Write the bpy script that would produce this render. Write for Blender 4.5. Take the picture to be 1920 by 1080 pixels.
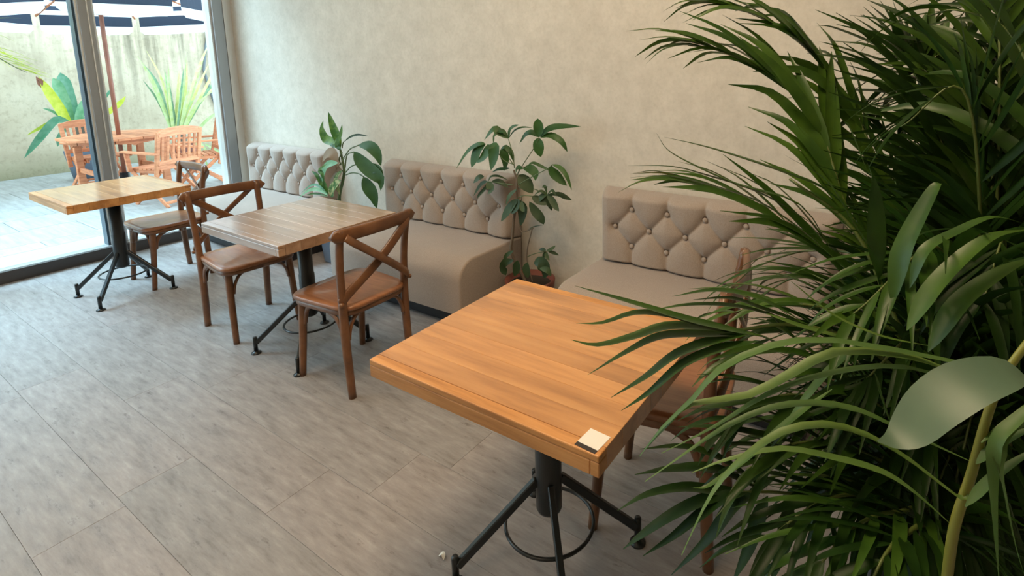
import bpy, bmesh, math, random
from math import sin, cos, pi, radians, sqrt, exp, hypot, atan2
from mathutils import Vector, Matrix, noise
random.seed(11)
SC = bpy.context.scene
for o in list(bpy.data.objects): bpy.data.objects.remove(o)
COL = SC.collection
# ------------------------------------------------------------------ camera
cam_d = bpy.data.cameras.new('camera'); cam = bpy.data.objects.new('camera', cam_d); COL.objects.link(cam)
cam_d.sensor_width = 36; cam_d.sensor_fit = 'HORIZONTAL'; cam_d.lens = 1036.25/1920*36
cam_d.shift_x = -91.3/1920; cam_d.shift_y = -249.3/1920
cam_d.clip_start = 0.02; cam_d.clip_end = 200
_r = Vector((0.83413162, 0.55136092, -0.01501897)); _u = Vector((-0.07999722, 0.14787662, 0.98576516)); _f = Vector((-0.54573334, 0.82105642, -0.16745591))
cam.matrix_world = Matrix(((_r.x, _u.x, -_f.x, 0), (_r.y, _u.y, -_f.y, 0), (_r.z, _u.z, -_f.z, 1.5606), (0, 0, 0, 1)))
SC.camera = cam
# ------------------------------------------------------------------ world, lights, exposure
W = bpy.data.worlds.new('overcast_sky'); SC.world = W; W.use_nodes = True
bg = W.node_tree.nodes['Background']; bg.inputs[0].default_value = (0.66, 0.86, 1.0, 1); bg.inputs[1].default_value = 5.0
SC.view_settings.view_transform = 'Standard'; SC.view_settings.look = 'None'
SC.view_settings.exposure = 0.1; SC.view_settings.gamma = 1.0; SC.view_settings.use_curve_mapping = False
def light(name, kind, loc, energy, color, **kw):
    d = bpy.data.lights.new(name, kind); d.energy = energy; d.color = color
    for k, v in kw.items(): setattr(d, k, v)
    o = bpy.data.objects.new(name, d); o.location = loc; COL.objects.link(o); return o
s = light('sun', 'SUN', (-9, -4, 9), 8.0, (0.51, 0.77, 1.0), angle=radians(24)); s.rotation_euler = Vector((0.6, 0.36, -0.9)).to_track_quat('-Z', 'Y').to_euler()
for i, (x, y, e) in enumerate([(-3.2, 0.6, 19), (-1.0, 0.9, 44), (-1.0, -1.3, 18)]):
    light('warm_fill_light', 'AREA', (x, y, 3.43), e*1.25, (1.0, 0.75, 0.48), shape='SQUARE', size=0.9)  # warm interior fill, added at the ceiling out of view
# ------------------------------------------------------------------ node helpers
def mat(name, base, rough=0.5, metal=0.0, spec=0.5):
    m = bpy.data.materials.new(name); m.use_nodes = True
    b = m.node_tree.nodes['Principled BSDF']
    b.inputs['Base Color'].default_value = (*base, 1); b.inputs['Roughness'].default_value = rough
    b.inputs['Metallic'].default_value = metal; b.inputs['Specular IOR Level'].default_value = spec
    return m
def N(m, t, **kw):
    n = m.node_tree.nodes.new(t)
    for k, v in kw.items(): setattr(n, k, v)
    return n
def L(m, a, b): m.node_tree.links.new(a, b)
def bsdf(m): return m.node_tree.nodes['Principled BSDF']
def ramp(m, fac, stops):
    r = N(m, 'ShaderNodeValToRGB'); L(m, fac, r.inputs[0]); e = r.color_ramp.elements
    while len(e) < len(stops): e.new(0.5)
    for k, (p, c) in enumerate(stops): e[k].position = p; e[k].color = (*c, 1)
    return r.outputs[0]
def coords(m, scale=(1, 1, 1), kind='Object', rand=0.0, rot=(0, 0, 0)):
    t = N(m, 'ShaderNodeTexCoord'); mp = N(m, 'ShaderNodeMapping'); mp.inputs['Scale'].default_value = scale; mp.inputs['Rotation'].default_value = rot
    L(m, t.outputs[kind], mp.inputs[0])
    if rand:
        oi = N(m, 'ShaderNodeObjectInfo'); ml = N(m, 'ShaderNodeMath', operation='MULTIPLY'); ml.inputs[1].default_value = rand
        L(m, oi.outputs['Random'], ml.inputs[0]); L(m, ml.outputs[0], mp.inputs['Location'])
    return mp.outputs[0]
def noise_t(m, vec, scale, detail=4, rough=0.55):
    n = N(m, 'ShaderNodeTexNoise'); n.inputs['Scale'].default_value = scale; n.inputs['Detail'].default_value = detail; n.inputs['Roughness'].default_value = rough
    L(m, vec, n.inputs['Vector']); return n.outputs[0]
def mixc(m, fac, a, b, mode='MIX'):
    x = N(m, 'ShaderNodeMix', data_type='RGBA', blend_type=mode)
    if isinstance(fac, float): x.inputs[0].default_value = fac
    else: L(m, fac, x.inputs[0])
    for i, v in ((6, a), (7, b)):
        if isinstance(v, tuple): x.inputs[i].default_value = (*v, 1)
        else: L(m, v, x.inputs[i])
    return x.outputs[2]
def bump(m, h, strength=0.2, dist=0.01):
    b = N(m, 'ShaderNodeBump'); b.inputs['Strength'].default_value = strength; b.inputs['Distance'].default_value = dist
    L(m, h, b.inputs['Height']); L(m, b.outputs[0], bsdf(m).inputs['Normal'])
def objrand(m, stops):
    oi = N(m, 'ShaderNodeObjectInfo'); return ramp(m, oi.outputs['Random'], stops)
# ------------------------------------------------------------------ materials
def wood(name, dark, mid, light_, rough=0.35, scale=(2, 26, 26), rand=7.0, vary=0.18, coat=0.0):
    m = mat(name, mid, rough)
    v = coords(m, scale, rand=rand)
    f = noise_t(m, v, 1.6, 6, 0.6)
    c = ramp(m, f, [(0.3, dark), (0.5, mid), (0.72, light_)])
    v2 = coords(m, (1.2, 3.0, 3.0), rand=3.0)
    g = ramp(m, noise_t(m, v2, 2.0, 2), [(0.35, (0.82, 0.78, 0.74)), (0.65, (1.08, 1.06, 1.04))])
    c = mixc(m, 0.8, c, g, 'MULTIPLY')
    rr = objrand(m, [(0.0, (1-vary, 1-vary*1.15, 1-vary*1.3)), (0.5, (1, 1, 1)), (1.0, (1+vary*0.4, 1+vary*0.35, 1+vary*0.3))])
    c = mixc(m, 1.0, c, rr, 'MULTIPLY')
    L(m, c, bsdf(m).inputs['Base Color']); bump(m, f, 0.08, 0.002)
    if coat: bsdf(m).inputs['Coat Weight'].default_value = coat; bsdf(m).inputs['Coat Roughness'].default_value = 0.16
    return m
M = {}
M['top'] = wood('oiled_butcher_block', (0.40, 0.175, 0.052), (0.57, 0.27, 0.088), (0.67, 0.345, 0.125), 0.36, (1.4, 13, 13), vary=0.10, coat=0.9)
M['top_mid'] = wood('haze_greyed_block', (0.30, 0.175, 0.10), (0.40, 0.245, 0.15), (0.50, 0.33, 0.22), 0.30, (1.6, 16, 16), vary=0.10, coat=1.0)  # middle table: daylight reflection and haze put into a greyer wood colour
M['top_edge'] = wood('oiled_edge_board', (0.38, 0.165, 0.05), (0.55, 0.26, 0.085), (0.66, 0.34, 0.13), 0.42)
M['chair'] = wood('walnut_stained_beech', (0.11, 0.045, 0.017), (0.17, 0.072, 0.028), (0.23, 0.105, 0.045), 0.36, (6, 6, 6), vary=0.08, coat=0.2)
M['seat'] = wood('veneered_seat', (0.25, 0.10, 0.042), (0.33, 0.14, 0.062), (0.40, 0.185, 0.085), 0.34, (3, 30, 30), vary=0.05, coat=0.3)
M['teak'] = wood('garden_teak', (0.46, 0.16, 0.07), (0.62, 0.23, 0.105), (0.72, 0.31, 0.15), 0.55, (5, 5, 30), vary=0.12)
M['pole_wood'] = wood('parasol_wood', (0.20, 0.07, 0.04), (0.28, 0.10, 0.06), (0.34, 0.13, 0.08), 0.5, (20, 20, 2), vary=0.05)
M['black'] = mat('black_powder_coat', (0.012, 0.016, 0.018), 0.32)
M['plinth'] = mat('black_plinth', (0.015, 0.014, 0.016), 0.5)
M['white_rubber'] = mat('white_scrap', (0.8, 0.78, 0.7), 0.7)
def plaster():
    m = mat('mottled_plaster', (0.7, 0.6, 0.45), 0.8)
    v = coords(m)
    a = noise_t(m, v, 1.1, 3); b = noise_t(m, v, 9, 6, 0.7); c2 = noise_t(m, v, 46, 3, 0.7)
    c = ramp(m, a, [(0.35, (0.66, 0.605, 0.525)), (0.6, (0.70, 0.64, 0.55))])
    c = mixc(m, 1.0, c, ramp(m, b, [(0.3, (0.87, 0.865, 0.85)), (0.7, (1.04, 1.04, 1.04))]), 'MULTIPLY')
    c = mixc(m, 1.0, c, ramp(m, c2, [(0.36, (0.94, 0.94, 0.93)), (0.55, (1.0, 1.0, 1.0))]), 'MULTIPLY')
    L(m, c, bsdf(m).inputs['Base Color']); bump(m, c2, 0.12, 0.003); return m
M['wall'] = plaster()
M['ceiling'] = mat('ceiling_paint', (0.75, 0.72, 0.66), 0.8)
def floor_m():
    m = mat('wood_look_vinyl', (0.4, 0.36, 0.33), 0.42)
    v = coords(m, (4.5, 22, 1), rand=30.0)
    f = noise_t(m, v, 1.5, 8, 0.66)
    v2 = coords(m, (5, 16, 1), rand=30.0); g = noise_t(m, v2, 2.2, 5, 0.7)
    c = ramp(m, f, [(0.30, (0.20, 0.184, 0.176)), (0.44, (0.27, 0.25, 0.242)), (0.58, (0.32, 0.30, 0.292)), (0.75, (0.40, 0.38, 0.37))])
    c = mixc(m, 1.0, c, ramp(m, g, [(0.27, (0.55, 0.52, 0.50)), (0.40, (1, 1, 1))]), 'MULTIPLY')
    c = mixc(m, 1.0, c, objrand(m, [(0.0, (0.93, 0.93, 0.92)), (0.5, (1.0, 0.99, 0.98)), (1.0, (1.06, 1.01, 0.99))]), 'MULTIPLY')
    L(m, c, bsdf(m).inputs['Base Color']); bump(m, f, 0.15, 0.002)
    r = ramp(m, g, [(0.3, (0.42, 0.42, 0.42)), (0.7, (0.52, 0.52, 0.52))]); L(m, r, bsdf(m).inputs['Roughness'])
    return m
M['floor'] = floor_m()
M['joint'] = mat('dark_joint', (0.30, 0.28, 0.27), 0.8)
def fabric():
    m = mat('linen_upholstery', (0.42, 0.35, 0.29), 0.85); b = bsdf(m)
    v = coords(m, (1, 1, 1)); f = noise_t(m, v, 260, 2, 0.8); g = noise_t(m, v, 3.0, 2)
    c = ramp(m, f, [(0.35, (0.315, 0.256, 0.218)), (0.65, (0.405, 0.335, 0.288))])
    c = mixc(m, 1.0, c, ramp(m, g, [(0.3, (0.96, 0.95, 0.94)), (0.7, (1.03, 1.02, 1.0))]), 'MULTIPLY')
    L(m, c, b.inputs['Base Color']); bump(m, f, 0.25, 0.001)
    b.inputs['Sheen Weight'].default_value = 0.25; b.inputs['Specular IOR Level'].default_value = 0.2
    return m
M['fabric'] = fabric()
def concrete():
    m = mat('stained_concrete', (0.5, 0.48, 0.4), 0.9)
    v = coords(m); st = coords(m, (1, 5.5, 0.35))
    a = noise_t(m, v, 1.3, 5, 0.6); b = noise_t(m, st, 1.8, 5, 0.62); d = noise_t(m, v, 16, 4, 0.7)
    c = ramp(m, a, [(0.3, (0.40, 0.315, 0.215)), (0.55, (0.54, 0.44, 0.315)), (0.75, (0.62, 0.515, 0.39))])
    # rain streaks are strongest high on the wall and on its right-hand half; moss along the foot
    sx = N(m, 'ShaderNodeSeparateXYZ'); L(m, v, sx.inputs[0])
    mz = N(m, 'ShaderNodeMapRange'); mz.inputs[1].default_value = 0.4; mz.inputs[2].default_value = 2.2; L(m, sx.outputs[2], mz.inputs[0])
    my = N(m, 'ShaderNodeMapRange'); my.inputs[1].default_value = 2.2; my.inputs[2].default_value = 3.6; my.inputs[3].default_value = 0.25; L(m, sx.outputs[1], my.inputs[0])
    mu = N(m, 'ShaderNodeMath', operation='MULTIPLY'); L(m, mz.outputs[0], mu.inputs[0]); L(m, my.outputs[0], mu.inputs[1])
    sk = ramp(m, b, [(0.33, (0.36, 0.36, 0.34)), (0.55, (0.95, 0.95, 0.95)), (0.7, (1.1, 1.1, 1.1))])
    c = mixc(m, mu.outputs[0], c, mixc(m, 1.0, c, sk, 'MULTIPLY'))
    mf = N(m, 'ShaderNodeMapRange'); mf.inputs[1].default_value = 0.42; mf.inputs[2].default_value = 0.02; L(m, sx.outputs[2], mf.inputs[0])
    mm = N(m, 'ShaderNodeMath', operation='MULTIPLY'); L(m, mf.outputs[0], mm.inputs[0]); L(m, a, mm.inputs[1])
    c = mixc(m, mm.outputs[0], c, (0.10, 0.115, 0.035))
    c = mixc(m, 1.0, c, ramp(m, d, [(0.3, (0.8, 0.8, 0.78)), (0.5, (1, 1, 1))]), 'MULTIPLY')
    L(m, c, bsdf(m).inputs['Base Color']); bump(m, d, 0.3, 0.01); return m
M['concrete'] = concrete()
def paver_m():
    m = mat('pale_stone_paver', (0.7, 0.69, 0.66), 0.7)
    v = coords(m, (1, 9, 1), rand=9.0); f = noise_t(m, v, 2.4, 5, 0.6)
    c = ramp(m, f, [(0.3, (0.24, 0.235, 0.22)), (0.5, (0.315, 0.31, 0.295)), (0.7, (0.37, 0.365, 0.35))])
    c = mixc(m, 1.0, c, objrand(m, [(0, (0.93, 0.93, 0.93)), (1, (1.04, 1.04, 1.04))]), 'MULTIPLY')
    L(m, c, bsdf(m).inputs['Base Color']); bump(m, f, 0.2, 0.004); return m
M['paver'] = paver_m()
M['alu'] = mat('brushed_aluminium', (0.36, 0.38, 0.40), 0.35, 0.7)
M['alu_light'] = mat('pale_aluminium', (0.75, 0.76, 0.76), 0.25, 0.6)
M['gasket'] = mat('dark_gasket', (0.02, 0.05, 0.08), 0.3)
M['sill_top'] = mat('sill_grey_stone', (0.36, 0.37, 0.36), 0.45)
M['sill_face'] = mat('sill_dark_face', (0.055, 0.05, 0.05), 0.5)
def glass_m():
    m = bpy.data.materials.new('clear_glass'); m.use_nodes = True; nt = m.node_tree; nt.nodes.clear()
    o = nt.nodes.new('ShaderNodeOutputMaterial'); mx = nt.nodes.new('ShaderNodeMixShader'); t = nt.nodes.new('ShaderNodeBsdfTransparent'); g = nt.nodes.new('ShaderNodeBsdfGlossy'); fr = nt.nodes.new('ShaderNodeLayerWeight')
    t.inputs[0].default_value = (0.93, 0.97, 0.96, 1); g.inputs['Roughness'].default_value = 0.02; fr.inputs[0].default_value = 0.25
    ml = nt.nodes.new('ShaderNodeMath'); ml.operation = 'POWER'; ml.inputs[1].default_value = 2.0
    nt.links.new(fr.outputs[1], ml.inputs[0]); nt.links.new(ml.outputs[0], mx.inputs[0]); nt.links.new(t.outputs[0], mx.inputs[1]); nt.links.new(g.outputs[0], mx.inputs[2]); nt.links.new(mx.outputs[0], o.inputs[0])
    return m
M['glass'] = glass_m()
def cloth(name, col):
    m = mat(name, col, 0.8); nt = m.node_tree
    tr = nt.nodes.new('ShaderNodeBsdfTranslucent'); tr.inputs[0].default_value = (*col, 1); mx = nt.nodes.new('ShaderNodeMixShader'); mx.inputs[0].default_value = 0.45
    out = nt.nodes['Material Output']; nt.links.new(bsdf(m).outputs[0], mx.inputs[1]); nt.links.new(tr.outputs[0], mx.inputs[2]); nt.links.new(mx.outputs[0], out.inputs[0]); return m
M['cloth_white'] = cloth('white_parasol_cloth', (0.86, 0.87, 0.88))
M['cloth_navy'] = cloth('navy_parasol_cloth', (0.035, 0.045, 0.07))
def leaf_m(name, dark, light_, rough=0.38, trans=0.25, scale=14, stops=(0.3, 0.75), yellow=None):
    m = mat(name, dark, rough, spec=0.35); nt = m.node_tree
    v = coords(m, (scale, scale, scale)); f = noise_t(m, v, 1.0, 3)
    c = ramp(m, f, [(stops[0], dark), (stops[1], light_)])
    c = mixc(m, 1.0, c, objrand(m, [(0, (0.72, 0.80, 0.75)), (0.5, (1, 1, 1)), (1, (1.35, 1.2, 0.95))]), 'MULTIPLY')
    L(m, c, bsdf(m).inputs['Base Color'])
    tr = nt.nodes.new('ShaderNodeBsdfTranslucent'); L(m, c, tr.inputs[0]); mx = nt.nodes.new('ShaderNodeMixShader'); mx.inputs[0].default_value = trans
    out = nt.nodes['Material Output']; nt.links.new(bsdf(m).outputs[0], mx.inputs[1]); nt.links.new(tr.outputs[0], mx.inputs[2]); nt.links.new(mx.outputs[0], out.inputs[0]); return m
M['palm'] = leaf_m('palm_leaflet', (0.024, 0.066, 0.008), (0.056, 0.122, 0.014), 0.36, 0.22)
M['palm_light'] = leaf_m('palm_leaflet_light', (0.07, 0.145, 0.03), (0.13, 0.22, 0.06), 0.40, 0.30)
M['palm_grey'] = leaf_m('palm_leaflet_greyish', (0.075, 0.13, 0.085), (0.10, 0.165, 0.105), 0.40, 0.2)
M['palm_dark'] = leaf_m('palm_leaflet_shaded', (0.010, 0.028, 0.005), (0.023, 0.056, 0.008), 0.38, 0.18)  # shade inside the crown is put into this darker green
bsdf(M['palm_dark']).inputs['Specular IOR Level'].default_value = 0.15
M['rachis'] = mat('palm_rachis', (0.09, 0.125, 0.025), 0.45)
M['rachis_y'] = mat('palm_rachis_yellow', (0.20, 0.20, 0.03), 0.4)
M['cane'] = mat('palm_cane', (0.10, 0.12, 0.03), 0.5)
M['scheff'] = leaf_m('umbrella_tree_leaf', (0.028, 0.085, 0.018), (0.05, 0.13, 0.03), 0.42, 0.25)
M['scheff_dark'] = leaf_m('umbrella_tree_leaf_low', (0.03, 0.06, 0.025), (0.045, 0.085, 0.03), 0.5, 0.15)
M['dumb'] = leaf_m('dumb_cane_leaf', (0.035, 0.12, 0.02), (0.13, 0.27, 0.05), 0.36, 0.3, 22, (0.40, 0.7))
M['dumb_var'] = leaf_m('dumb_cane_variegated', (0.06, 0.17, 0.05), (0.45, 0.48, 0.25), 0.4, 0.3, 30, (0.45, 0.62))
M['dumb_brown'] = mat('withered_leaf', (0.25, 0.19, 0.13), 0.8)
M['stem'] = mat('green_stem', (0.09, 0.14, 0.05), 0.5)
M['bark'] = mat('grey_brown_bark', (0.14, 0.11, 0.08), 0.8)
M['terracotta'] = mat('dark_terracotta', (0.16, 0.045, 0.03), 0.6)
M['grey_pot'] = mat('blue_grey_pot', (0.10, 0.125, 0.165), 0.6)
M['soil'] = mat('potting_soil', (0.03, 0.022, 0.016), 0.95)
M['agave_y'] = leaf_m('yellow_agave_leaf', (0.40, 0.50, 0.03), (0.62, 0.66, 0.12), 0.4, 0.3)
M['agave_t'] = leaf_m('teal_agave_leaf', (0.10, 0.30, 0.17), (0.22, 0.42, 0.30), 0.4, 0.2)
M['agave_tip'] = mat('dry_agave_tip', (0.25, 0.10, 0.06), 0.8)
M['yucca'] = leaf_m('pale_yucca_leaf', (0.42, 0.52, 0.18), (0.62, 0.68, 0.40), 0.45, 0.3)
M['yucca_dark'] = leaf_m('green_yucca_leaf', (0.16, 0.30, 0.17), (0.34, 0.46, 0.30), 0.45, 0.2)
M['paper'] = mat('sticker_white', (0.82, 0.78, 0.72), 0.5)
M['ink'] = mat('sticker_black', (0.03, 0.022, 0.02), 0.5)
M['hose'] = mat('grey_conduit', (0.12, 0.13, 0.14), 0.5)
# ------------------------------------------------------------------ object helpers
def tag(o, label, cat, group=None, kind=None):
    if label: o['label'] = label
    if cat: o['category'] = cat
    if group: o['group'] = group
    if kind: o['kind'] = kind
    return o
def empty(name, loc=(0, 0, 0), rz=0.0):
    o = bpy.data.objects.new(name, None); o.location = loc; o.rotation_euler = (0, 0, rz); o.empty_display_size = 0.1; COL.objects.link(o); return o
def mobj(name, verts, faces, m, parent=None, smooth=False, world=False, mats=None, fm=None):
    """one mesh; with world=True the vertices are world coordinates and are made local to an unrotated parent"""
    me = bpy.data.meshes.new(name)
    if world and parent:
        off = Vector(parent.location)
        if parent.parent: off = off + Vector(parent.parent.location)
        verts = [Vector(v)-off for v in verts]
    elif world:
        pass
    me.from_pydata([tuple(v) for v in verts], [], faces); me.materials.append(m)
    for x in (mats or []): me.materials.append(x)
    if fm: me.polygons.foreach_set('material_index', fm)
    if smooth: me.polygons.foreach_set('use_smooth', [True]*len(faces))
    me.update()
    o = bpy.data.objects.new(name, me); COL.objects.link(o)
    if parent: o.parent = parent
    return o
def bm_obj(name, bm, m, parent=None, smooth=False):
    me = bpy.data.meshes.new(name); bm.normal_update(); bm.to_mesh(me); bm.free(); me.materials.append(m)
    if smooth: me.polygons.foreach_set('use_smooth', [True]*len(me.polygons))
    o = bpy.data.objects.new(name, me); COL.objects.link(o)
    if parent: o.parent = parent
    return o
def box_bm(lo, hi, bev=0.0, seg=2, bm=None):
    b2 = bmesh.new(); bmesh.ops.create_cube(b2, size=1)
    for v in b2.verts: v.co = Vector([(lo[i]+hi[i])/2 + v.co[i]*(hi[i]-lo[i]) for i in range(3)])
    if bev > 0: bmesh.ops.bevel(b2, geom=list(b2.edges), offset=bev, segments=seg, affect='EDGES', profile=0.5)
    if bm is None: return b2
    me = bpy.data.meshes.new('tmp'); b2.to_mesh(me); b2.free(); bm.from_mesh(me); bpy.data.meshes.remove(me); return bm
def box(name, lo, hi, m, parent=None, bev=0.0, seg=2, smooth=False):
    return bm_obj(name, box_bm(lo, hi, bev, seg), m, parent, smooth)
def CR(pts, n):
    """Catmull-Rom through pts, n samples per span"""
    P = [Vector(p) for p in pts]; P = [P[0]*2-P[1]] + P + [P[-1]*2-P[-2]]; out = []
    for i in range(1, len(P)-2):
        for k in range(n):
            t = k/n; a, b, c, d = P[i-1], P[i], P[i+1], P[i+2]
            out.append(0.5*((2*b) + (c-a)*t + (2*a-5*b+4*c-d)*t*t + (3*b-a-3*c+d)*t**3))
    out.append(P[-2].copy()); return out
def tube_vf(path, rad, sides=8, cap=True, flat=None):
    """rad: number or list; flat=(w,h) elliptical factors with first axis kept sideways"""
    P = [Vector(p) for p in path]; n = len(P); V = []; F = []
    R = rad if isinstance(rad, (list, tuple)) else [rad]*n
    ref = None
    for i, p in enumerate(P):
        t = (P[min(i+1, n-1)]-P[max(i-1, 0)]).normalized()
        if ref is None:
            ref = Vector((0, 0, 1)) if abs(t.z) < 0.9 else Vector((1, 0, 0))
        a = (ref - t*ref.dot(t)).normalized(); b = t.cross(a); ref = a
        fa, fb = flat or (1, 1)
        for k in range(sides):
            an = 2*pi*k/sides; V.append(p + a*cos(an)*R[i]*fa + b*sin(an)*R[i]*fb)
    for i in range(n-1):
        for k in range(sides):
            F.append((i*sides+k, i*sides+(k+1) % sides, (i+1)*sides+(k+1) % sides, (i+1)*sides+k))
    if cap: F.append(tuple(range(sides))[::-1]); F.append(tuple((n-1)*sides+k for k in range(sides)))
    return V, F
def tube(name, path, rad, m, parent=None, sides=8, world=False, flat=None):
    V, F = tube_vf(path, rad, sides, flat=flat); return mobj(name, V, F, m, parent, True, world)
def merge(parts):
    V = []; F = []
    for v, f in parts:
        o = len(V); V += list(v); F += [tuple(i+o for i in x) for x in f]
    return V, F
def lathe(name, prof, m, parent=None, n=32, at=(0, 0, 0)):
    V = []; F = []; a = Vector(at)
    for r, z in prof:
        for k in range(n): V.append(a+Vector((r*cos(2*pi*k/n), r*sin(2*pi*k/n), z)))
    for i in range(len(prof)-1):
        for k in range(n): F.append((i*n+k, i*n+(k+1) % n, (i+1)*n+(k+1) % n, (i+1)*n+k))
    o = mobj(name, V, F, m, parent, True); return o
def bar_vf(a, b, w, h, up=(0, 0, 1)):
    a = Vector(a); b = Vector(b); t = (b-a).normalized(); u = Vector(up); s = t.cross(u).normalized(); u = s.cross(t)
    V = [p + s*(sx*w/2) + u*(sz*h/2) for p in (a, b) for sx, sz in ((-1, -1), (1, -1), (1, 1), (-1, 1))]
    F = [(3, 2, 1, 0), (4, 5, 6, 7), (0, 1, 5, 4), (1, 2, 6, 5), (2, 3, 7, 6), (3, 0, 4, 7)]
    return V, F
def bar(name, a, b, w, h, m, parent=None, up=(0, 0, 1), bev=0.004):
    V, F = bar_vf(a, b, w, h, up); bm = bmesh.new(); vs = [bm.verts.new(v) for v in V]
    for f in F: bm.faces.new([vs[i] for i in f])
    if bev: bmesh.ops.bevel(bm, geom=list(bm.edges), offset=bev, segments=1, affect='EDGES')
    return bm_obj(name, bm, m, parent)
def copy_tree(o, parent=None):
    c = o.copy(); COL.objects.link(c); c.parent = parent
    for ch in list(o.children): copy_tree(ch, c)
    return c
"""--- leaf blades ---"""
def blade_vf(ctrl, width, n=9, up=Vector((0, 0, 1)), fold=0.25, prof='lance', roll=0.0, thick=0.0):
    P = CR(ctrl, max(2, int(math.ceil(n/(len(ctrl)-1)))))
    m_ = len(P); V = []; F = []
    for i, p in enumerate(P):
        s = i/(m_-1); t = (P[min(i+1, m_-1)]-P[max(i-1, 0)]).normalized()
        side = t.cross(up)
        if side.length < 0.05: side = t.cross(Vector((0.6, 0.8, 0)))
        side.normalize(); nn = side.cross(t).normalized()
        if roll: side = (side*cos(roll)+nn*sin(roll)); nn = side.cross(t).normalized()
        if prof == 'lance': w = width*0.5*min(1, (s/0.22)**0.6 if s > 0 else 0)*(1-max(0, (s-0.35)/0.65)**1.7)
        elif prof == 'oval': w = width*0.5*sin(pi*min(1, max(0.0, s))**0.9)**0.75
        elif prof == 'strap': w = width*0.5*(0.75+0.25*min(1, s/0.3))*(1-max(0, (s-0.55)/0.45)**2.2)
        else: w = width*0.5*sin(pi*min(1, s**0.85))**0.9*(1-0.35*s)
        w = max(w, 0.0006)
        V += [p - side*w + nn*w*fold, p.copy(), p + side*w + nn*w*fold]
    for i in range(m_-1):
        a = i*3; F += [(a, a+1, a+4, a+3), (a+1, a+2, a+5, a+4)]
    return V, F
def blade(name, ctrl, width, m, parent=None, **kw):
    V, F = blade_vf([Vector(c) for c in ctrl], width, **kw); return mobj(name, V, F, m, parent, True, True)
# ------------------------------------------------------------------ room shell
GX = -5.66                                    # plane of the glazing
def struct(o, name=None): o['kind'] = 'structure'; return o
fl = struct(box('floor', (-5.60, -3.0, -0.06), (3.0, 2.8, -0.006), M['joint']))
pm = None; PW, PLN = 0.255, 1.24
def plank_mesh():
    bm = box_bm((-PLN/2+0.0004, -PW/2+0.0004, -0.006), (PLN/2-0.0004, PW/2-0.0004, 0.0), 0.0006, 1)
    me = bpy.data.meshes.new('plank'); bm.to_mesh(me); bm.free(); me.materials.append(M['floor']); return me
pm = plank_mesh()
shift = [0.0, 0.42, -0.02, 0.55, 0.18, 0.80, 0.36, 0.98, 0.12, 0.66, 0.30, 0.9]
for r in range(-13, 9):
    yc = 0.585 + PW*(r+0.5)
    y0, y1 = yc-PW/2, yc+PW/2
    if y1 > 2.81 or y0 < -3.0: continue
    sh = shift[(r+26) % 12]; k = 0; x = -5.60-PLN*(((r*0.37) % 1)); x = -5.60-sh*1.0+0.0
    if r == 0: x = -2.373-PLN*3
    if r == 1: x = -1.834-PLN*4
    if r == 2: x = -1.60-PLN*4
    while x < 3.0:
        a, b = max(x, -5.599), min(x+PLN, 2.999)
        if b-a > 0.02:
            if b-a > PLN-0.01: o = bpy.data.objects.new('plank', pm); COL.objects.link(o); o.parent = fl; o.location = ((a+b)/2, yc, 0)
            else: o = box('plank', (a+0.0004, y0+0.0004, -0.006), (b-0.0004, y1-0.0004, 0.0), M['floor'], fl, 0.0006, 1)
        x += PLN
struct(box('wall_back', (-5.62, 2.8, -0.06), (3.15, 2.95, 3.5), M['wall']))
struct(box('wall_right', (3.0, -3.15, -0.06), (3.15, 2.8, 3.5), M['wall']))
struct(box('wall_front', (-5.8, -3.15, -0.06), (3.0, -3.0, 3.5), M['wall']))
struct(box('ceiling', (-5.8, -3.15, 3.5), (3.15, 2.95, 3.65), M['ceiling']))
struct(box('wall_left', (-5.80, -3.0, 3.40), (-5.58, 2.95, 3.5), M['wall']))     # header above the glazing
# unseen fixtures added to carry the warm interior fill (set at the top)
for (x, y), lb in (((-3.2, 0.6), 'added square fill lamp on the ceiling nearest the window'), ((-1.0, 0.9), 'added square fill lamp on the ceiling above the nearest table'), ((-1.0, -1.3), 'added square fill lamp on the ceiling behind the viewer')):
    e = tag(empty('added_fill_lamp', (x, y, 3.44)), lb, 'lamp', 'added ceiling fill lamps')
    for a_, b_ in (((-.5, -.5, .0), (.5, -.46, .06)), ((-.5, .46, .0), (.5, .5, .06)), ((-.5, -.46, .0), (-.46, .46, .06)), ((.46, -.46, .0), (.5, .46, .06))): box('frame_side', a_, b_, M['alu'], e)
# ------------------------------------------------------------------ window
wn = empty('window_1', (-5.6, 0, 0)); wn['kind'] = 'structure'
def wbox(name, lo, hi, m, bev=0.0): return box(name, (lo[0]+5.6, lo[1], lo[2]), (hi[0]+5.6, hi[1], hi[2]), m, wn, bev)
wbox('sill_front', (-5.618, -3.0, 0.0), (-5.578, 2.8, 0.088), M['sill_face'])
wbox('sill_top', (-6.05, -3.0, -0.02), (-5.618, 2.8, 0.09), M['sill_top'], 0.002)
wbox('sill_trim', (-6.075, -3.0, 0.0), (-6.052, 2.8, 0.092), M['alu_light'])
def profile_post(name, yc0, yc1, z0=0.09, z1=3.40):
    w = yc1-yc0
    o = wbox(name, (-5.76, yc0+w*0.22, z0), (-5.62, yc1-w*0.10, z1), M['alu'], 0.003)
    for nm, a, b, x0, x1, mm in (('dark_gasket', 0.0, 0.12, -5.74, -5.65, 'gasket'), ('edge_strip', 0.11, 0.24, -5.74, -5.63, 'alu_light'), ('edge_strip', 0.90, 1.0, -5.75, -5.635, 'alu_light'), ('raised_rib', 0.62, 0.68, -5.70, -5.612, 'alu_light')):
        c = wbox(nm, (x0, yc0+w*a, z0), (x1, yc0+w*b, z1), M[mm]); c.parent = o
    return o
for y in (1.61, 0.56, -0.49, -1.54, -2.59): profile_post('mullion', y, y+0.135)
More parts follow.
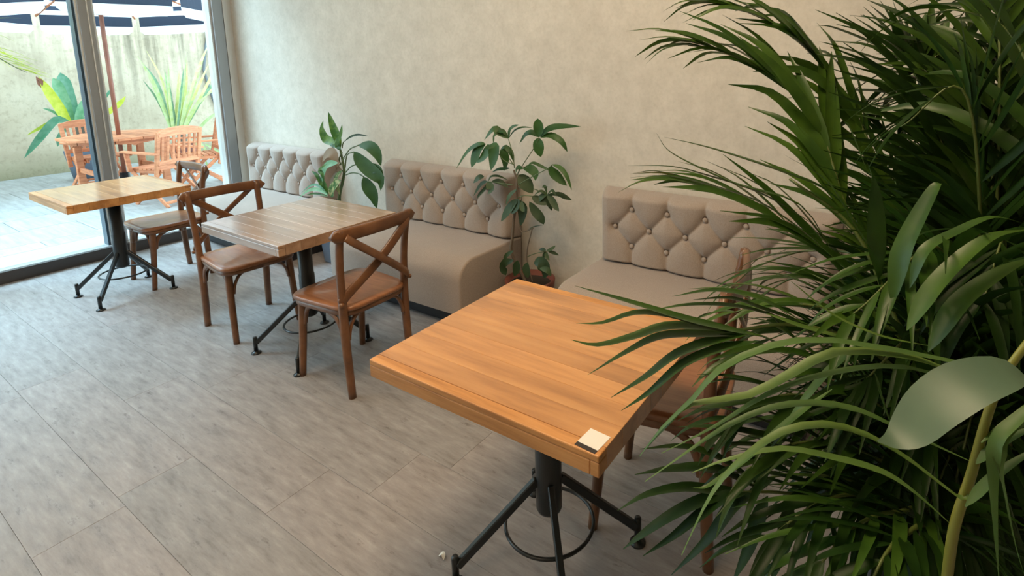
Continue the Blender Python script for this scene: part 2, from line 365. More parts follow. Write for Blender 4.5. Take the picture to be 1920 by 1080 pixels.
j = wbox('jamb', (-5.76, 2.625, 0.09), (-5.60, 2.715, 3.40), M['alu'], 0.003)
c = wbox('edge_strip', (-5.75, 2.608, 0.09), (-5.63, 2.625, 3.40), M['alu_light']); c.parent = j
wbox('jamb_cover', (-5.74, 2.725, 0.09), (-5.615, 2.80, 3.40), M['alu_light'], 0.003)
ys = [(-2.455, -1.54), (-1.405, -0.49), (-0.355, 0.56), (0.695, 1.61), (1.745, 2.61)]
for a, b in ys: wbox('pane', (-5.700, a, 0.09), (-5.692, b, 3.40), M['glass'])
# ------------------------------------------------------------------ patio and garden wall
pt = struct(box('patio', (-10.9, -3.5, -0.12), (-6.075, 7.5, -0.03), M['joint']))
big = box_bm((-0.298, -0.448, -0.03), (0.298, 0.448, 0.0), 0.004, 1); pme = bpy.data.meshes.new('paver'); big.to_mesh(pme); big.free(); pme.materials.append(M['paver'])
for i in range(8):
    for k in range(11):
        o = bpy.data.objects.new('paver', pme); COL.objects.link(o); o.parent = pt; o.location = (-6.39-0.6*i, -2.66+0.9*k+(0.45 if i % 2 else 0.02), random.uniform(-0.001, 0.001))
struct(box('wall_garden', (-11.2, -3.5, -0.12), (-10.9, 7.5, 3.2), M['concrete']))
tube('wall_conduit', [(-10.8600, 5.0112, 2.2470), (-10.8600, 4.9137, 1.9354), (-10.8600, 4.8302, 1.5122), (-10.8600, 4.8812, 1.1774), (-10.8600, 4.9420, 0.9131), (-10.8600, 5.0616, 0.6583)], 0.022, M['hose'], None, 6, True)
tag(bpy.data.objects['wall_conduit'], 'dark grey cable running down the concrete garden wall by the window jamb', 'cable')
# ------------------------------------------------------------------ cafe tables
TX, TY, TT = 0.3655, 0.3375, 0.052
def make_table():
    t = empty('cafe_table')
    z1 = 0.75; z0 = z1-TT; es = 0.034
    n = 8; w = (2*TY-2*es)/n
    for k in range(n):
        y = -TY+es+k*w
        box('stave', (-TX, y+0.0003, z0), (TX, y+w-0.0003, z1), M['top'], t, 0.0008, 1)
    for s_ in (-1, 1):
        ya, yb = sorted((s_*TY, s_*(TY-es)))
        box('edge_board', (-TX, ya, z1-0.0165), (TX, yb, z1), M['top_edge'], t, 0.003, 2)
        box('edge_board', (-TX, ya, z0), (TX-0.022, yb, z1-0.0172), M['top_edge'], t, 0.002, 1)
        box('edge_block', (TX-0.0215, ya, z0), (TX, yb, z1-0.0172), M['top_edge'], t, 0.002, 1)
    box('mounting_plate', (-0.14, -0.14, z0-0.008), (0.14, 0.14, z0), M['black'], t, 0.002, 1)
    prof = [(0.001, 0.185), (0.025, 0.187), (0.037, 0.195), (0.0405, 0.205), (0.0405, 0.43), (0.0375, 0.435), (0.0375, z0-0.008), (0.0, z0-0.008)]
    lathe('column', prof, M['black'], t, 28)
    for k in range(4):
        a = -0.75*pi + k*pi/2 + (0.03, -0.02, 0.02, 0.0)[k]; c_, s_ = cos(a), sin(a); R = 0.293
        V, F = bar_vf((c_*0.036, s_*0.036, 0.300), (c_*(R-0.006), s_*(R-0.006), 0.062), 0.020, 0.026)
        bm = bmesh.new(); vs = [bm.verts.new(v) for v in V]
        for f in F: bm.faces.new([vs[i] for i in f])
        bmesh.ops.bevel(bm, geom=list(bm.edges), offset=0.003, segments=1, affect='EDGES')
        lg = bm_obj('leg', bm, M['black'], t)
        f_ = lathe('foot_tube', [(0.0, 0.014), (0.011, 0.014), (0.011, 0.093), (0.009, 0.096), (0.0, 0.096)], M['black'], t, 14, (c_*R, s_*R, 0)); f_.parent = lg
        f_ = lathe('foot_disc', [(0.0, 0.0), (0.026, 0.0), (0.026, 0.006), (0.012, 0.013), (0.006, 0.016), (0.0, 0.016)], M['black'], t, 20, (c_*R, s_*R, 0)); f_.parent = lg
    ring = [(0.137*cos(a), 0.137*sin(a), 0.15) for a in [2*pi*k/48 for k in range(49)]]
    tube('ring', ring, 0.0058, M['black'], t, 8)
    return t
t1 = make_table(); t1.location = (-0.878, 1.2265, 0); t1.rotation_euler.z = radians(0.5)
tag(t1, 'square butcher-block table nearest the viewer, a small sticker on its near right corner', 'table', 'cafe tables along the benches')
t2 = copy_tree(t1); t2.location = (-2.772, 1.628, 0); t2.rotation_euler.z = 0
tag(t2, 'middle wooden cafe table with two cross-back chairs pushed against it', 'table')
for o in t2.children:
    if o.name.split('.')[0] in ('stave', 'edge_board', 'edge_block'):
        o.data = o.data.copy(); o.data.materials[0] = M['top_mid']
t3 = copy_tree(t1); t3.location = (-4.599, 1.3705, 0); t3.rotation_euler.z = 0
tag(t3, 'wooden cafe table closest to the glass window on a black four-legged base', 'table')
# sticker (its code is left out) and a scrap on the floor
st = tag(empty('table_sticker', (-0.545, 0.930, 0.7502), radians(-3)), 'small white sticker with a black band on the corner of the nearest table', 'sticker')
box('paper', (-0.026, -0.022, 0), (0.026, 0.030, 0.0006), M['paper'], st); box('black_band', (-0.026, -0.034, 0), (0.026, -0.0222, 0.0006), M['ink'], st)
sc = blade('paper_scrap', [(-1.192, 1.05, 0.002), (-1.178, 1.056, 0.012), (-1.166, 1.047, 0.003)], 0.014, M['white_rubber'], None, prof='oval'); tag(sc, 'tiny white crumpled scrap lying on the floor beside the nearest table base', 'scrap')
# ------------------------------------------------------------------ cross-back chairs (seat towards +x)
def make_chair():
    t = empty('cross_back_chair'); ch = M['chair']
    # seat: rounded trapezoid, slightly dished, veneer edge
    n = 48; R = []
    for k in range(n):
        a = 2*pi*k/n; ca, sa = cos(a), sin(a); p = 0.36
        x = 0.215*math.copysign(abs(ca)**p, ca); y = 0.205*math.copysign(abs(sa)**p, sa)
        y *= 0.93+0.16*(x+0.215)/0.43; x += 0.012; R.append((x, y))
    V = []; F = []; rings = [(1.0, 0.430), (1.0, 0.444), (0.985, 0.450), (0.8, 0.4485), (0.5, 0.446), (0.2, 0.445)]
    for sc_, z in rings:
        for x, y in R: V.append((x*sc_, y*sc_, z+0.006*(max(0, x-0.15)*-8 if x > 0.15 else 0)))
    for i in range(len(rings)-1):
        for k in range(n): F.append((i*n+k, i*n+(k+1) % n, (i+1)*n+(k+1) % n, (i+1)*n+k))
    F.append(tuple(range(n))[::-1]); F.append(tuple((len(rings)-1)*n+k for k in range(n)))
    mobj('seat', V, F, M['seat'], t, True)
    ap = [(x*0.93, y*0.93, 0.415) for x, y in R] + [(R[0][0]*0.93, R[0][1]*0.93, 0.415)]
    tube('seat_rail', ap, 0.014, ch, t, 8, flat=(1.15, 0.8))
    def leg(pts, r, name='leg'): return tube(name, CR(pts, 6), r, ch, t, 12)
    for s_ in (-1, 1):
        P = CR([(-0.180, s_*0.184, 0.0), (-0.166, s_*0.185, 0.25), (-0.166, s_*0.186, 0.45), (-0.178, s_*0.193, 0.66), (-0.208, s_*0.200, 0.832)], 6)
        tube('rear_leg', P, [0.0180+0.003*sin(pi*min(1, i/16.0)) for i in range(len(P))], ch, t, 12)
        P = CR([(0.205, s_*0.185, 0.0), (0.182, s_*0.178, 0.22), (0.165, s_*0.172, 0.425)], 6)
        tube('front_leg', P, [0.0165+0.005*i/12.0 for i in range(len(P))], ch, t, 12)
    # curved brackets: two bent struts at each leg
    def bracket(px, py, dx, dy):
        P = CR([(px+dx*0.004, py+dy*0.004, 0.285), (px+dx*0.014, py+dy*0.014, 0.335), (px+dx*0.045, py+dy*0.045, 0.385), (px+dx*0.105, py+dy*0.105, 0.412)], 5)
        tube('bracket', P, 0.0095, ch, t, 8, flat=(1.4, 0.75))
    for s_ in (-1, 1):
        bracket(0.178-0.014, s_*0.176, -1, 0); bracket(0.178, s_*(0.176-0.014), 0, -s_)
        bracket(-0.166+0.014, s_*0.185, 1, 0); bracket(-0.166, s_*(0.185-0.014), 0, -s_)
    # bowed top rail with round ends
    nx = 25; V = []; F = []; hh = 0.030
    for i in range(nx):
        u = -1+2*i/(nx-1); y = u*0.245; bow = -0.030*(1-u*u); e = hh*(1-max(0, (abs(u)-0.86)/0.14)**2.4)**0.5 if abs(u) > 0.86 else hh
        e = max(e, 0.004)
        for q in range(10):
            a = 2*pi*q/10; cx, cz = cos(a), sin(a); th = 0.0125
            V.append((-0.200+bow+th*math.copysign(abs(cx)**0.5, cx), y, 0.806+e*math.copysign(abs(cz)**0.6, cz)))
    for i in range(nx-1):
        for q in range(10): F.append((i*10+q, i*10+(q+1) % 10, (i+1)*10+(q+1) % 10, (i+1)*10+q))
    F.append(tuple(range(10))[::-1]); F.append(tuple((nx-1)*10+q for q in range(10)))
    mobj('top_rail', V, F, ch, t, True)
    for s_, off in ((1, -0.006), (-1, 0.006)):     # crossing strips, bowed backwards
        P = CR([(-0.180+off, -s_*0.198, 0.480), (-0.196+off, -s_*0.165, 0.520), (-0.234+off, 0.0, 0.648), (-0.232+off, s_*0.15, 0.765), (-0.222+off, s_*0.185, 0.800)], 6)
        tube('cross_strip', P, 0.0215, ch, t, 8, flat=(1.0, 0.32))
        k_ = lathe('strip_end', [(0, -0.012), (0.012, -0.008), (0.014, 0), (0.012, 0.008), (0, 0.012)], ch, t, 10, (-0.184, -s_*0.205, 0.474))
    for s_ in (-1, 1): lathe('screw_cap', [(0, 0), (0.006, 0.0), (0.005, 0.003), (0, 0.004)], ch, t, 10, (-0.208, s_*0.2, 0.833))
    return t
GR = 'cross-back chairs at the cafe tables'
c0 = make_chair(); c0.location = (-2.350, 1.618, 0); c0.rotation_euler.z = radians(182)
tag(c0, 'brown cross-back chair right of the middle table, back towards the nearest table', 'chair', GR)
for loc, rz, lab, zs in (((-3.372, 1.607, 0), radians(-3), 'brown cross-back chair on the window side of the middle table', 1.0),
                     ((-4.662, 1.70, 0), radians(-90), 'brown cross-back chair pushed under the table closest to the window', 1.0),
                     ((-0.655, 1.625, 0), radians(188), 'brown cross-back chair half hidden behind the big palm at the nearest table', 1.10)):
    c = copy_tree(c0); c.location = loc; c.rotation_euler.z = rz; c.scale = (1, 1, zs); tag(c, lab, 'chair', GR)
# ------------------------------------------------------------------ tufted benches
BW = 1.25
def segd(px, pz, a, b):
    ax, az = a; bx, bz = b; dx, dz = bx-ax, bz-az; L2 = dx*dx+dz*dz
    t_ = max(0, min(1, ((px-ax)*dx+(pz-az)*dz)/L2)); return hypot(px-ax-dx*t_, pz-az-dz*t_)
def make_bench():
    t = empty('tufted_bench')                      # origin: back centre on the floor, front towards -y
    hw = BW/2; yb = -0.012; yf = -0.118; z0, z1 = 0.418, 0.838
    mids = [(-0.52+0.208*i, 0.632) for i in range(6)]; ups = [(-0.416+0.208*i, 0.742) for i in range(5)]; lows = [(-0.416+0.208*i, 0.530) for i in range(5)]
    segs = []
    for r in (ups, lows):
        for p in r:
            for q in mids:
                if abs(p[0]-q[0]) < 0.12: segs.append((p, q))
    for p in ups: segs.append((p, (p[0], 0.90)))
    for p in lows: segs.append((p, (p[0], 0.36)))
    btn = mids+ups+lows
    nx, nz = 180, 64; V = []; F = []; sk = []
    for iz in range(nz+1):
        for ix in range(nx+1):
            u = -1+2*ix/nx; w = iz/nz
            x = u*hw; z = z0+(z1-z0)*w
            ex = hw-abs(x); et = z1-z; eb = z-z0
            rr = 0.045
            def rnd(e, r): return 1.0 if e >= r else sqrt(max(0.0, 1-((r-e)/r)**2))
            edge = rnd(ex, rr)*rnd(et, rr)*rnd(eb, 0.02)
            d = min(segd(x, z, a, b) for a, b in segs if abs(a[0]-x) < 0.3)
            db = min(hypot(x-a, z-c_) for a, c_ in btn)
            puff = 0.026*(1-exp(-d/0.026)) + 0.016*(1-exp(-db/0.042)) - 0.014*exp(-(db/0.016)**2)
            side = 1.0
            if abs(x) > 0.56: puff = puff*(1-(abs(x)-0.56)/0.065*0.5)
            y = yb + (yf+0.028-yb)*edge - puff*edge
            V.append((x, y, z+0.004*noise.noise((x*9, z*9, 3))*edge))
    for iz in range(nz):
        for ix in range(nx):
            a = iz*(nx+1)+ix; F.append((a, a+1, a+nx+2, a+nx+1))
    o = mobj('backrest', V, F, M['fabric'], t, True)
    pl = box('back_panel', (-hw+0.002, yb-0.002, z0), (hw-0.002, -0.002, z1-0.002), M['fabric'], t, 0.004, 1); pl.parent = o
    for bx, bz in btn:
        b_ = bmesh.new(); bmesh.ops.create_uvsphere(b_, u_segments=12, v_segments=8, radius=0.0135)
        for v in b_.verts: v.co = Vector((v.co.x+bx, v.co.y*0.6-0.102, v.co.z+bz))
        k_ = bm_obj('button', b_, M['fabric'], o, True)
    # seat block with rounded front
    b_ = box_bm((-hw, -0.60, 0.095), (hw, -0.004, 0.418), 0.0)
    bmesh.ops.bevel(b_, geom=[e for e in b_.edges if all(v.co.y < -0.5 and v.co.z > 0.3 for v in e.verts)], offset=0.125, segments=10, affect='EDGES', profile=0.5)
    b_.normal_update()
    bmesh.ops.bevel(b_, geom=[e for e in b_.edges if e.calc_face_angle(0) > 1.0 and any(v.co.z > 0.12 for v in e.verts)], offset=0.014, segments=3, affect='EDGES', profile=0.5)
    bmesh.ops.subdivide_edges(b_, edges=[e for e in b_.edges if e.calc_length() > 0.3], cuts=10, use_grid_fill=True)
    for v in b_.verts:
        if v.co.z > 0.40: v.co.z += 0.010*sin(pi*(v.co.x+hw)/BW)*sin(pi*min(1, (v.co.y+0.62)/0.6))
        if v.co.y < -0.58: v.co.y -= 0.010*sin(pi*(v.co.x+hw)/BW)
    bm_obj('seat', b_, M['fabric'], t, True)
    for mdl in t.children:
        if mdl.name.startswith('seat'):
            md = mdl.modifiers.new('es', 'EDGE_SPLIT'); md.split_angle = radians(50)
    box('plinth', (-hw+0.03, -0.55, 0.0), (hw-0.03, -0.02, 0.098), M['plinth'], t, 0.003, 1)
    return t
b2 = make_bench(); b2.location = (-2.80, 2.795, 0)
GB = 'tufted wall benches'
tag(b2, 'beige button-tufted wall bench between the two potted plants', 'bench', GB)
b1 = copy_tree(b2); b1.location = (-4.775, 2.795, 0); tag(b1, 'button-tufted wall bench next to the window, washed pale by daylight', 'bench', GB)
b3 = copy_tree(b2); b3.location = (-0.905, 2.795, 0); tag(b3, 'beige button-tufted wall bench behind the nearest table, partly behind the palm', 'bench', GB)
g = lathe('glide_button', [(0, 0), (0.013, 0.0), (0.011, 0.006), (0, 0.009)], M['fabric'], b2, 14); g.rotation_euler = (radians(90), 0, 0); g.location = (0.02, -0.598, 0.13)
# ------------------------------------------------------------------ umbrella tree (right-hand potted plant)
pb = empty('umbrella_tree', (-1.945, 2.565, 0)); tag(pb, 'slender umbrella tree in a dark red pot between the second and third bench', 'plant')
lathe('pot', [(0.0, 0.0), (0.105, 0.0), (0.135, 0.20), (0.15, 0.205), (0.155, 0.25), (0.14, 0.252), (0.13, 0.22), (0.0, 0.22)], M['terracotta'], pb, 32)
lathe('soil', [(0.0, 0.228), (0.07, 0.226), (0.131, 0.221)], M['soil'], pb, 24)
def ptube(name, ctrl, r, m, par, sides=7, n=5):
    P = CR(ctrl, n); rr = r if not isinstance(r, tuple) else [r[0]+(r[1]-r[0])*i/(len(P)-1) for i in range(len(P))]
    return tube(name, P, rr, m, par, sides, True)
ptube('trunk', [(-1.96, 2.56, 0.2)] + [(-2.0760, 2.5600, 0.3820), (-2.0677, 2.5600, 0.4982), (-2.0518, 2.5600, 0.6140), (-2.0243, 2.5600, 0.7418), (-2.0208, 2.5600, 0.8400)] + [(-2.0199, 2.5600, 0.8632), (-2.0429, 2.5600, 0.9185)], (0.010, 0.006), M['bark'], pb)
ptube('cane', [(-1.93, 2.58, 0.2)] + [(-1.9761, 2.5800, 0.3817), (-1.9334, 2.5800, 0.5524), (-1.9293, 2.5800, 0.5654), (-2.0240, 2.5800, 0.5441), (-2.0013, 2.5800, 0.7649)], (0.004, 0.003), M['bark'], pb)
def sprig(stem, leaves, m='scheff', yb=2.56, w=0.048):
    sp = ptube('leaf_stem', stem, 0.0028, M['stem'], pb, 5, 4)
    for ctrl, w_ in leaves:
        k = random.uniform(-0.04, 0.04); n_ = len(ctrl)
        c_ = [Vector(p)+Vector((0, k*i/(n_-1), 0)) for i, p in enumerate(ctrl)]
        V, F = blade_vf(c_, w_*0.66, n=8, up=Vector((0.1, -0.75, 0.65)), fold=0.18, prof='oval')
        lf = mobj('leaflet', V, F, M[m], pb, True, True); 
        mw = [v.co.copy() for v in lf.data.vertices]; lf.parent = sp
# (coordinates below are world points on the plane where the plant stands)
sprig([(-2.0194, 2.5400, 0.9356), (-2.0304, 2.5400, 1.0197), (-2.0590, 2.5400, 1.1079)], [([(-2.0589, 2.5400, 1.1107), (-2.1185, 2.5400, 1.1466), (-2.1542, 2.5400, 1.1645), (-2.2204, 2.5400, 1.0974)], .075), ([(-2.0589, 2.5400, 1.1107), (-2.1186, 2.5400, 1.1438), (-2.1856, 2.5400, 1.1227), (-2.2107, 2.5400, 1.0663)], .055), ([(-2.0589, 2.5400, 1.1107), (-2.0894, 2.5400, 1.1511), (-2.1181, 2.5400, 1.1551), (-2.1292, 2.5400, 1.1517), (-2.0609, 2.5400, 1.1499)], .05), ([(-2.0589, 2.5400, 1.1107), (-2.0428, 2.5400, 1.1594), (-2.0101, 2.5400, 1.1862), (-1.9611, 2.5400, 1.2008)], .045), ([(-2.0589, 2.5400, 1.1107), (-2.0181, 2.5400, 1.1608), (-1.9617, 2.5400, 1.1832), (-1.9005, 2.5400, 1.1826)], .022)])
sprig([(-1.9937, 2.5000, 0.9673), (-2.0706, 2.5000, 0.9886), (-2.1259, 2.5000, 1.0464), (-2.1759, 2.5000, 1.0740)], [([(-2.2055, 2.5000, 1.0748), (-2.2585, 2.5000, 1.0682), (-2.3460, 2.5000, 1.0180), (-2.4445, 2.5000, 0.9021)], .055), ([(-2.2056, 2.5000, 1.0719), (-2.2526, 2.5000, 1.0368), (-2.2860, 2.5000, 0.9818), (-2.3140, 2.5000, 0.9216)], .13), ([(-2.1907, 2.5000, 1.0730), (-2.1774, 2.5000, 1.0425), (-2.2095, 2.5000, 0.9940), (-2.2527, 2.5000, 0.9612)], .10), ([(-2.1685, 2.5000, 1.0746), (-2.1290, 2.5000, 1.0575), (-2.1284, 2.5000, 0.9893), (-2.1424, 2.5000, 0.9239)], .115), ([(-2.1907, 2.5000, 1.0730), (-2.1618, 2.5000, 1.0608), (-2.1541, 2.5000, 1.0670), (-2.1173, 2.5000, 1.0753)], .03)])
sprig([(-2.0302, 2.5500, 0.9500), (-2.0750, 2.5500, 0.9975), (-2.1314, 2.5500, 1.0389)], [([(-2.1314, 2.5500, 1.0389), (-2.1028, 2.5500, 1.0239), (-2.0831, 2.5500, 0.9739), (-2.0891, 2.5500, 0.9146)], .085), ([(-2.1314, 2.5500, 1.0389), (-2.0943, 2.5500, 1.0560), (-2.0525, 2.5500, 1.0222), (-2.0369, 2.5500, 0.9637)], .05), ([(-2.0632, 2.5500, 0.9297), (-2.1070, 2.5500, 0.9227), (-2.1515, 2.5500, 0.9155), (-2.1973, 2.5500, 0.8935)], .035)])
sprig([(-2.0542, 2.6000, 0.8754), (-2.0015, 2.6000, 0.9501), (-1.9180, 2.6000, 1.0564), (-1.8787, 2.6000, 1.1204)], [([(-1.8787, 2.6000, 1.1232), (-1.8763, 2.6000, 1.1620), (-1.8798, 2.6000, 1.2058), (-1.8824, 2.6000, 1.2342)], .10), ([(-1.8719, 2.6000, 1.1236), (-1.8240, 2.6000, 1.1704), (-1.7518, 2.6000, 1.1906), (-1.6133, 2.6000, 1.1968)], .072), ([(-1.8787, 2.6000, 1.1232), (-1.9256, 2.6000, 1.1481), (-1.9744, 2.6000, 1.1340), (-2.0220, 2.6000, 1.0772)], .060), ([(-1.8787, 2.6000, 1.1221), (-1.8809, 2.6000, 1.0897), (-1.8820, 2.6000, 1.0507), (-1.8716, 2.6000, 1.0057)], .115), ([(-1.8686, 2.6000, 1.1227), (-1.8050, 2.6000, 1.1388), (-1.7341, 2.6000, 1.1053), (-1.7011, 2.6000, 1.0470)], .062)])
sprig([(-2.0230, 2.5600, 0.8744), (-2.0075, 2.5600, 0.9104), (-1.9853, 2.5600, 0.9411), (-1.9364, 2.5600, 0.9457)], [([(-2.0289, 2.5600, 0.9083), (-1.9994, 2.5600, 0.9398), (-1.9505, 2.5600, 0.9387)], .05), ([(-1.9714, 2.5600, 0.9367), (-1.9159, 2.5600, 0.9420), (-1.8689, 2.5600, 0.9185), (-1.8632, 2.5600, 0.8788)], .085), ([(-1.9361, 2.5600, 0.9570), (-1.9012, 2.5600, 0.9742), (-1.8345, 2.5600, 0.9497), (-1.7820, 2.5600, 0.9327)], .030)])
sprig([(-1.9667, 2.5000, 0.8464), (-1.8863, 2.5000, 0.8943), (-1.7591, 2.5000, 0.9617), (-1.7201, 2.5000, 0.9895)], [([(-1.7266, 2.5000, 0.9862), (-1.7210, 2.5000, 0.9493), (-1.6838, 2.5000, 0.9103), (-1.6407, 2.5000, 0.8751)], .085), ([(-1.7201, 2.5000, 0.9922), (-1.6637, 2.5000, 0.9814), (-1.6150, 2.5000, 0.9387), (-1.5795, 2.5000, 0.8662)], .040)])
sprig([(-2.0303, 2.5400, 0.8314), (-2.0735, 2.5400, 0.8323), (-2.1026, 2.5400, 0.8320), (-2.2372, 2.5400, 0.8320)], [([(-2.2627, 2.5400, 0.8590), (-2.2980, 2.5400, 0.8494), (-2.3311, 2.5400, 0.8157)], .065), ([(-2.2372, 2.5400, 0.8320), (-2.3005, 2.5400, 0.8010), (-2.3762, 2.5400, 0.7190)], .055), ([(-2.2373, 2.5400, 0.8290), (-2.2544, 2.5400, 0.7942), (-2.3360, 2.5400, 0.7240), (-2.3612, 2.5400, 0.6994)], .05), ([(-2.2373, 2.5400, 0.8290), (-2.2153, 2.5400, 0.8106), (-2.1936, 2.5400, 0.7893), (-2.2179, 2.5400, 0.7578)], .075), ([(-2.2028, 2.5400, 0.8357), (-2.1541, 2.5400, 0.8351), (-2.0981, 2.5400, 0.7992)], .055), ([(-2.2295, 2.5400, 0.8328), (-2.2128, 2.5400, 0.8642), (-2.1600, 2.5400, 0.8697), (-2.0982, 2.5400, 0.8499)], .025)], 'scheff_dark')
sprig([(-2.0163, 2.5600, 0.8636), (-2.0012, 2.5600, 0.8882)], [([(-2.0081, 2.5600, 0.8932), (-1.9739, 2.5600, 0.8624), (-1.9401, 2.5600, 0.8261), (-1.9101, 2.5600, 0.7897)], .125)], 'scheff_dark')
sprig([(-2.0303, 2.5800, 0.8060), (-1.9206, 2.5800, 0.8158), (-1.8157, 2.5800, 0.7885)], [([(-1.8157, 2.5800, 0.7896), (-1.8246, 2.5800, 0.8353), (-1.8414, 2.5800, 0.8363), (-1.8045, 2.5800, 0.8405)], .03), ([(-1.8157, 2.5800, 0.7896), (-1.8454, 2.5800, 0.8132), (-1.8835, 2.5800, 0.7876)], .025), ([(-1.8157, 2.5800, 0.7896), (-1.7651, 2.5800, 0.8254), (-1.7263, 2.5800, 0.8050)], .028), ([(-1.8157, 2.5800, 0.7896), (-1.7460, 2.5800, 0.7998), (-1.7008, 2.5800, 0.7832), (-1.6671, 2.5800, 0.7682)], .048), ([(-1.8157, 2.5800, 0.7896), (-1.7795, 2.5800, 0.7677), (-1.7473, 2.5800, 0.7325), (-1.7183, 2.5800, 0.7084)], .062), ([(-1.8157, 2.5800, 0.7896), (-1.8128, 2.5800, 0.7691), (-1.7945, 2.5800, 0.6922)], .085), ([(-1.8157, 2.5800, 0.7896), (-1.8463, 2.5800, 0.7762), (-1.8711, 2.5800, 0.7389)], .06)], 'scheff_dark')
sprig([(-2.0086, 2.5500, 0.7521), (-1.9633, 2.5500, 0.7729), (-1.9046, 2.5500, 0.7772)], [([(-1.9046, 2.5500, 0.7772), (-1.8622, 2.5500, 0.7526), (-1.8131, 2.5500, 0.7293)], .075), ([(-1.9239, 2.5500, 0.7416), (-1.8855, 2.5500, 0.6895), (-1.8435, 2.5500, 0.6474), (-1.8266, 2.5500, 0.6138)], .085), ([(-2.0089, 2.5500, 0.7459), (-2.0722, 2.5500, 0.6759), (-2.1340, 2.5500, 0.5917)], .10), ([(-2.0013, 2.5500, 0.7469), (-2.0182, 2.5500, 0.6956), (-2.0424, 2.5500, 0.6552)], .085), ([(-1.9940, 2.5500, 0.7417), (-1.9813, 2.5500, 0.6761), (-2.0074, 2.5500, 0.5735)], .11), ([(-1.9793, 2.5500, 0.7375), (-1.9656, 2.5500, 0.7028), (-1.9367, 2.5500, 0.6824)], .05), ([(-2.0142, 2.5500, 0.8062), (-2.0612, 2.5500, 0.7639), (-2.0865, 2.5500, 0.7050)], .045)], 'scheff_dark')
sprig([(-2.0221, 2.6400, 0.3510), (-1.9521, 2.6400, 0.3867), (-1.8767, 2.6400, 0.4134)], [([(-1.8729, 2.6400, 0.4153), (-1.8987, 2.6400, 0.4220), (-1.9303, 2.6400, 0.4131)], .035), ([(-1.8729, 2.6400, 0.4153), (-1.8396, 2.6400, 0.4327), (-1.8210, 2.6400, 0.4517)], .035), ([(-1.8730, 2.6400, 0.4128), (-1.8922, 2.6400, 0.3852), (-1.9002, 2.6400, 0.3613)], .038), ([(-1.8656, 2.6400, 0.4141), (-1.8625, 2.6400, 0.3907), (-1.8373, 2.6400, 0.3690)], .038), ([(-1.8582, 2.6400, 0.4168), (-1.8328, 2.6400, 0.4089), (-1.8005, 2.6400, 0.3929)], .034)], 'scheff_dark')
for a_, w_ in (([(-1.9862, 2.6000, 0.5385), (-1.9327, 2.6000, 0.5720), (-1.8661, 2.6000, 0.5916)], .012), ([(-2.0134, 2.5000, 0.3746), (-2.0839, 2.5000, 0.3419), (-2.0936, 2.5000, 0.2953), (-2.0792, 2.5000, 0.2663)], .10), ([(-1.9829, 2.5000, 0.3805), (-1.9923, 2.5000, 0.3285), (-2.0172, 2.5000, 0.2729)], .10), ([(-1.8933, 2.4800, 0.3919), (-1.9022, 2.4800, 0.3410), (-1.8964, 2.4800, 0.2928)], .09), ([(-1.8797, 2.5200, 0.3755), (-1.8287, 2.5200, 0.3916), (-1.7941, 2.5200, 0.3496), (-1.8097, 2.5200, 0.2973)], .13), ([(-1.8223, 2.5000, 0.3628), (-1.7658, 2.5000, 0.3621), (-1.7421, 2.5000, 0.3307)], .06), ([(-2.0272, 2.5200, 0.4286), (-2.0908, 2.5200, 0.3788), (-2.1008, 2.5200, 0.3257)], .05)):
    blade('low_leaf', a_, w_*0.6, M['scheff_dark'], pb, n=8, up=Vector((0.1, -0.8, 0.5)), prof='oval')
# ------------------------------------------------------------------ dumb cane (left-hand potted plant)
pa = empty('dumb_cane', (-3.79, 2.60, 0)); tag(pa, 'dumb cane with drooping leaves in a blue-grey square planter left of the middle bench', 'plant')
bm_ = box_bm((-0.17, -0.15, 0.0), (0.17, 0.15, 0.36), 0.0)
for v in bm_.verts:
    if v.co.z < 0.1: v.co.x *= 0.86; v.co.y *= 0.86
bmesh.ops.bevel(bm_, geom=list(bm_.edges), offset=0.008, segments=2, affect='EDGES'); bm_obj('planter', bm_, M['grey_pot'], pa)
box('soil', (-0.15, -0.13, 0.352), (0.15, 0.13, 0.364), M['soil'], pa)
ptube('stem', [(-3.79, 2.56, 0.35)] + [(-3.7423, 2.5200, 0.5370), (-3.6889, 2.5200, 0.6605), (-3.6541, 2.5200, 0.7412), (-3.6521, 2.5200, 0.8025), (-3.6778, 2.5200, 0.9294)], (0.014, 0.008), M['stem'], pa, 8)
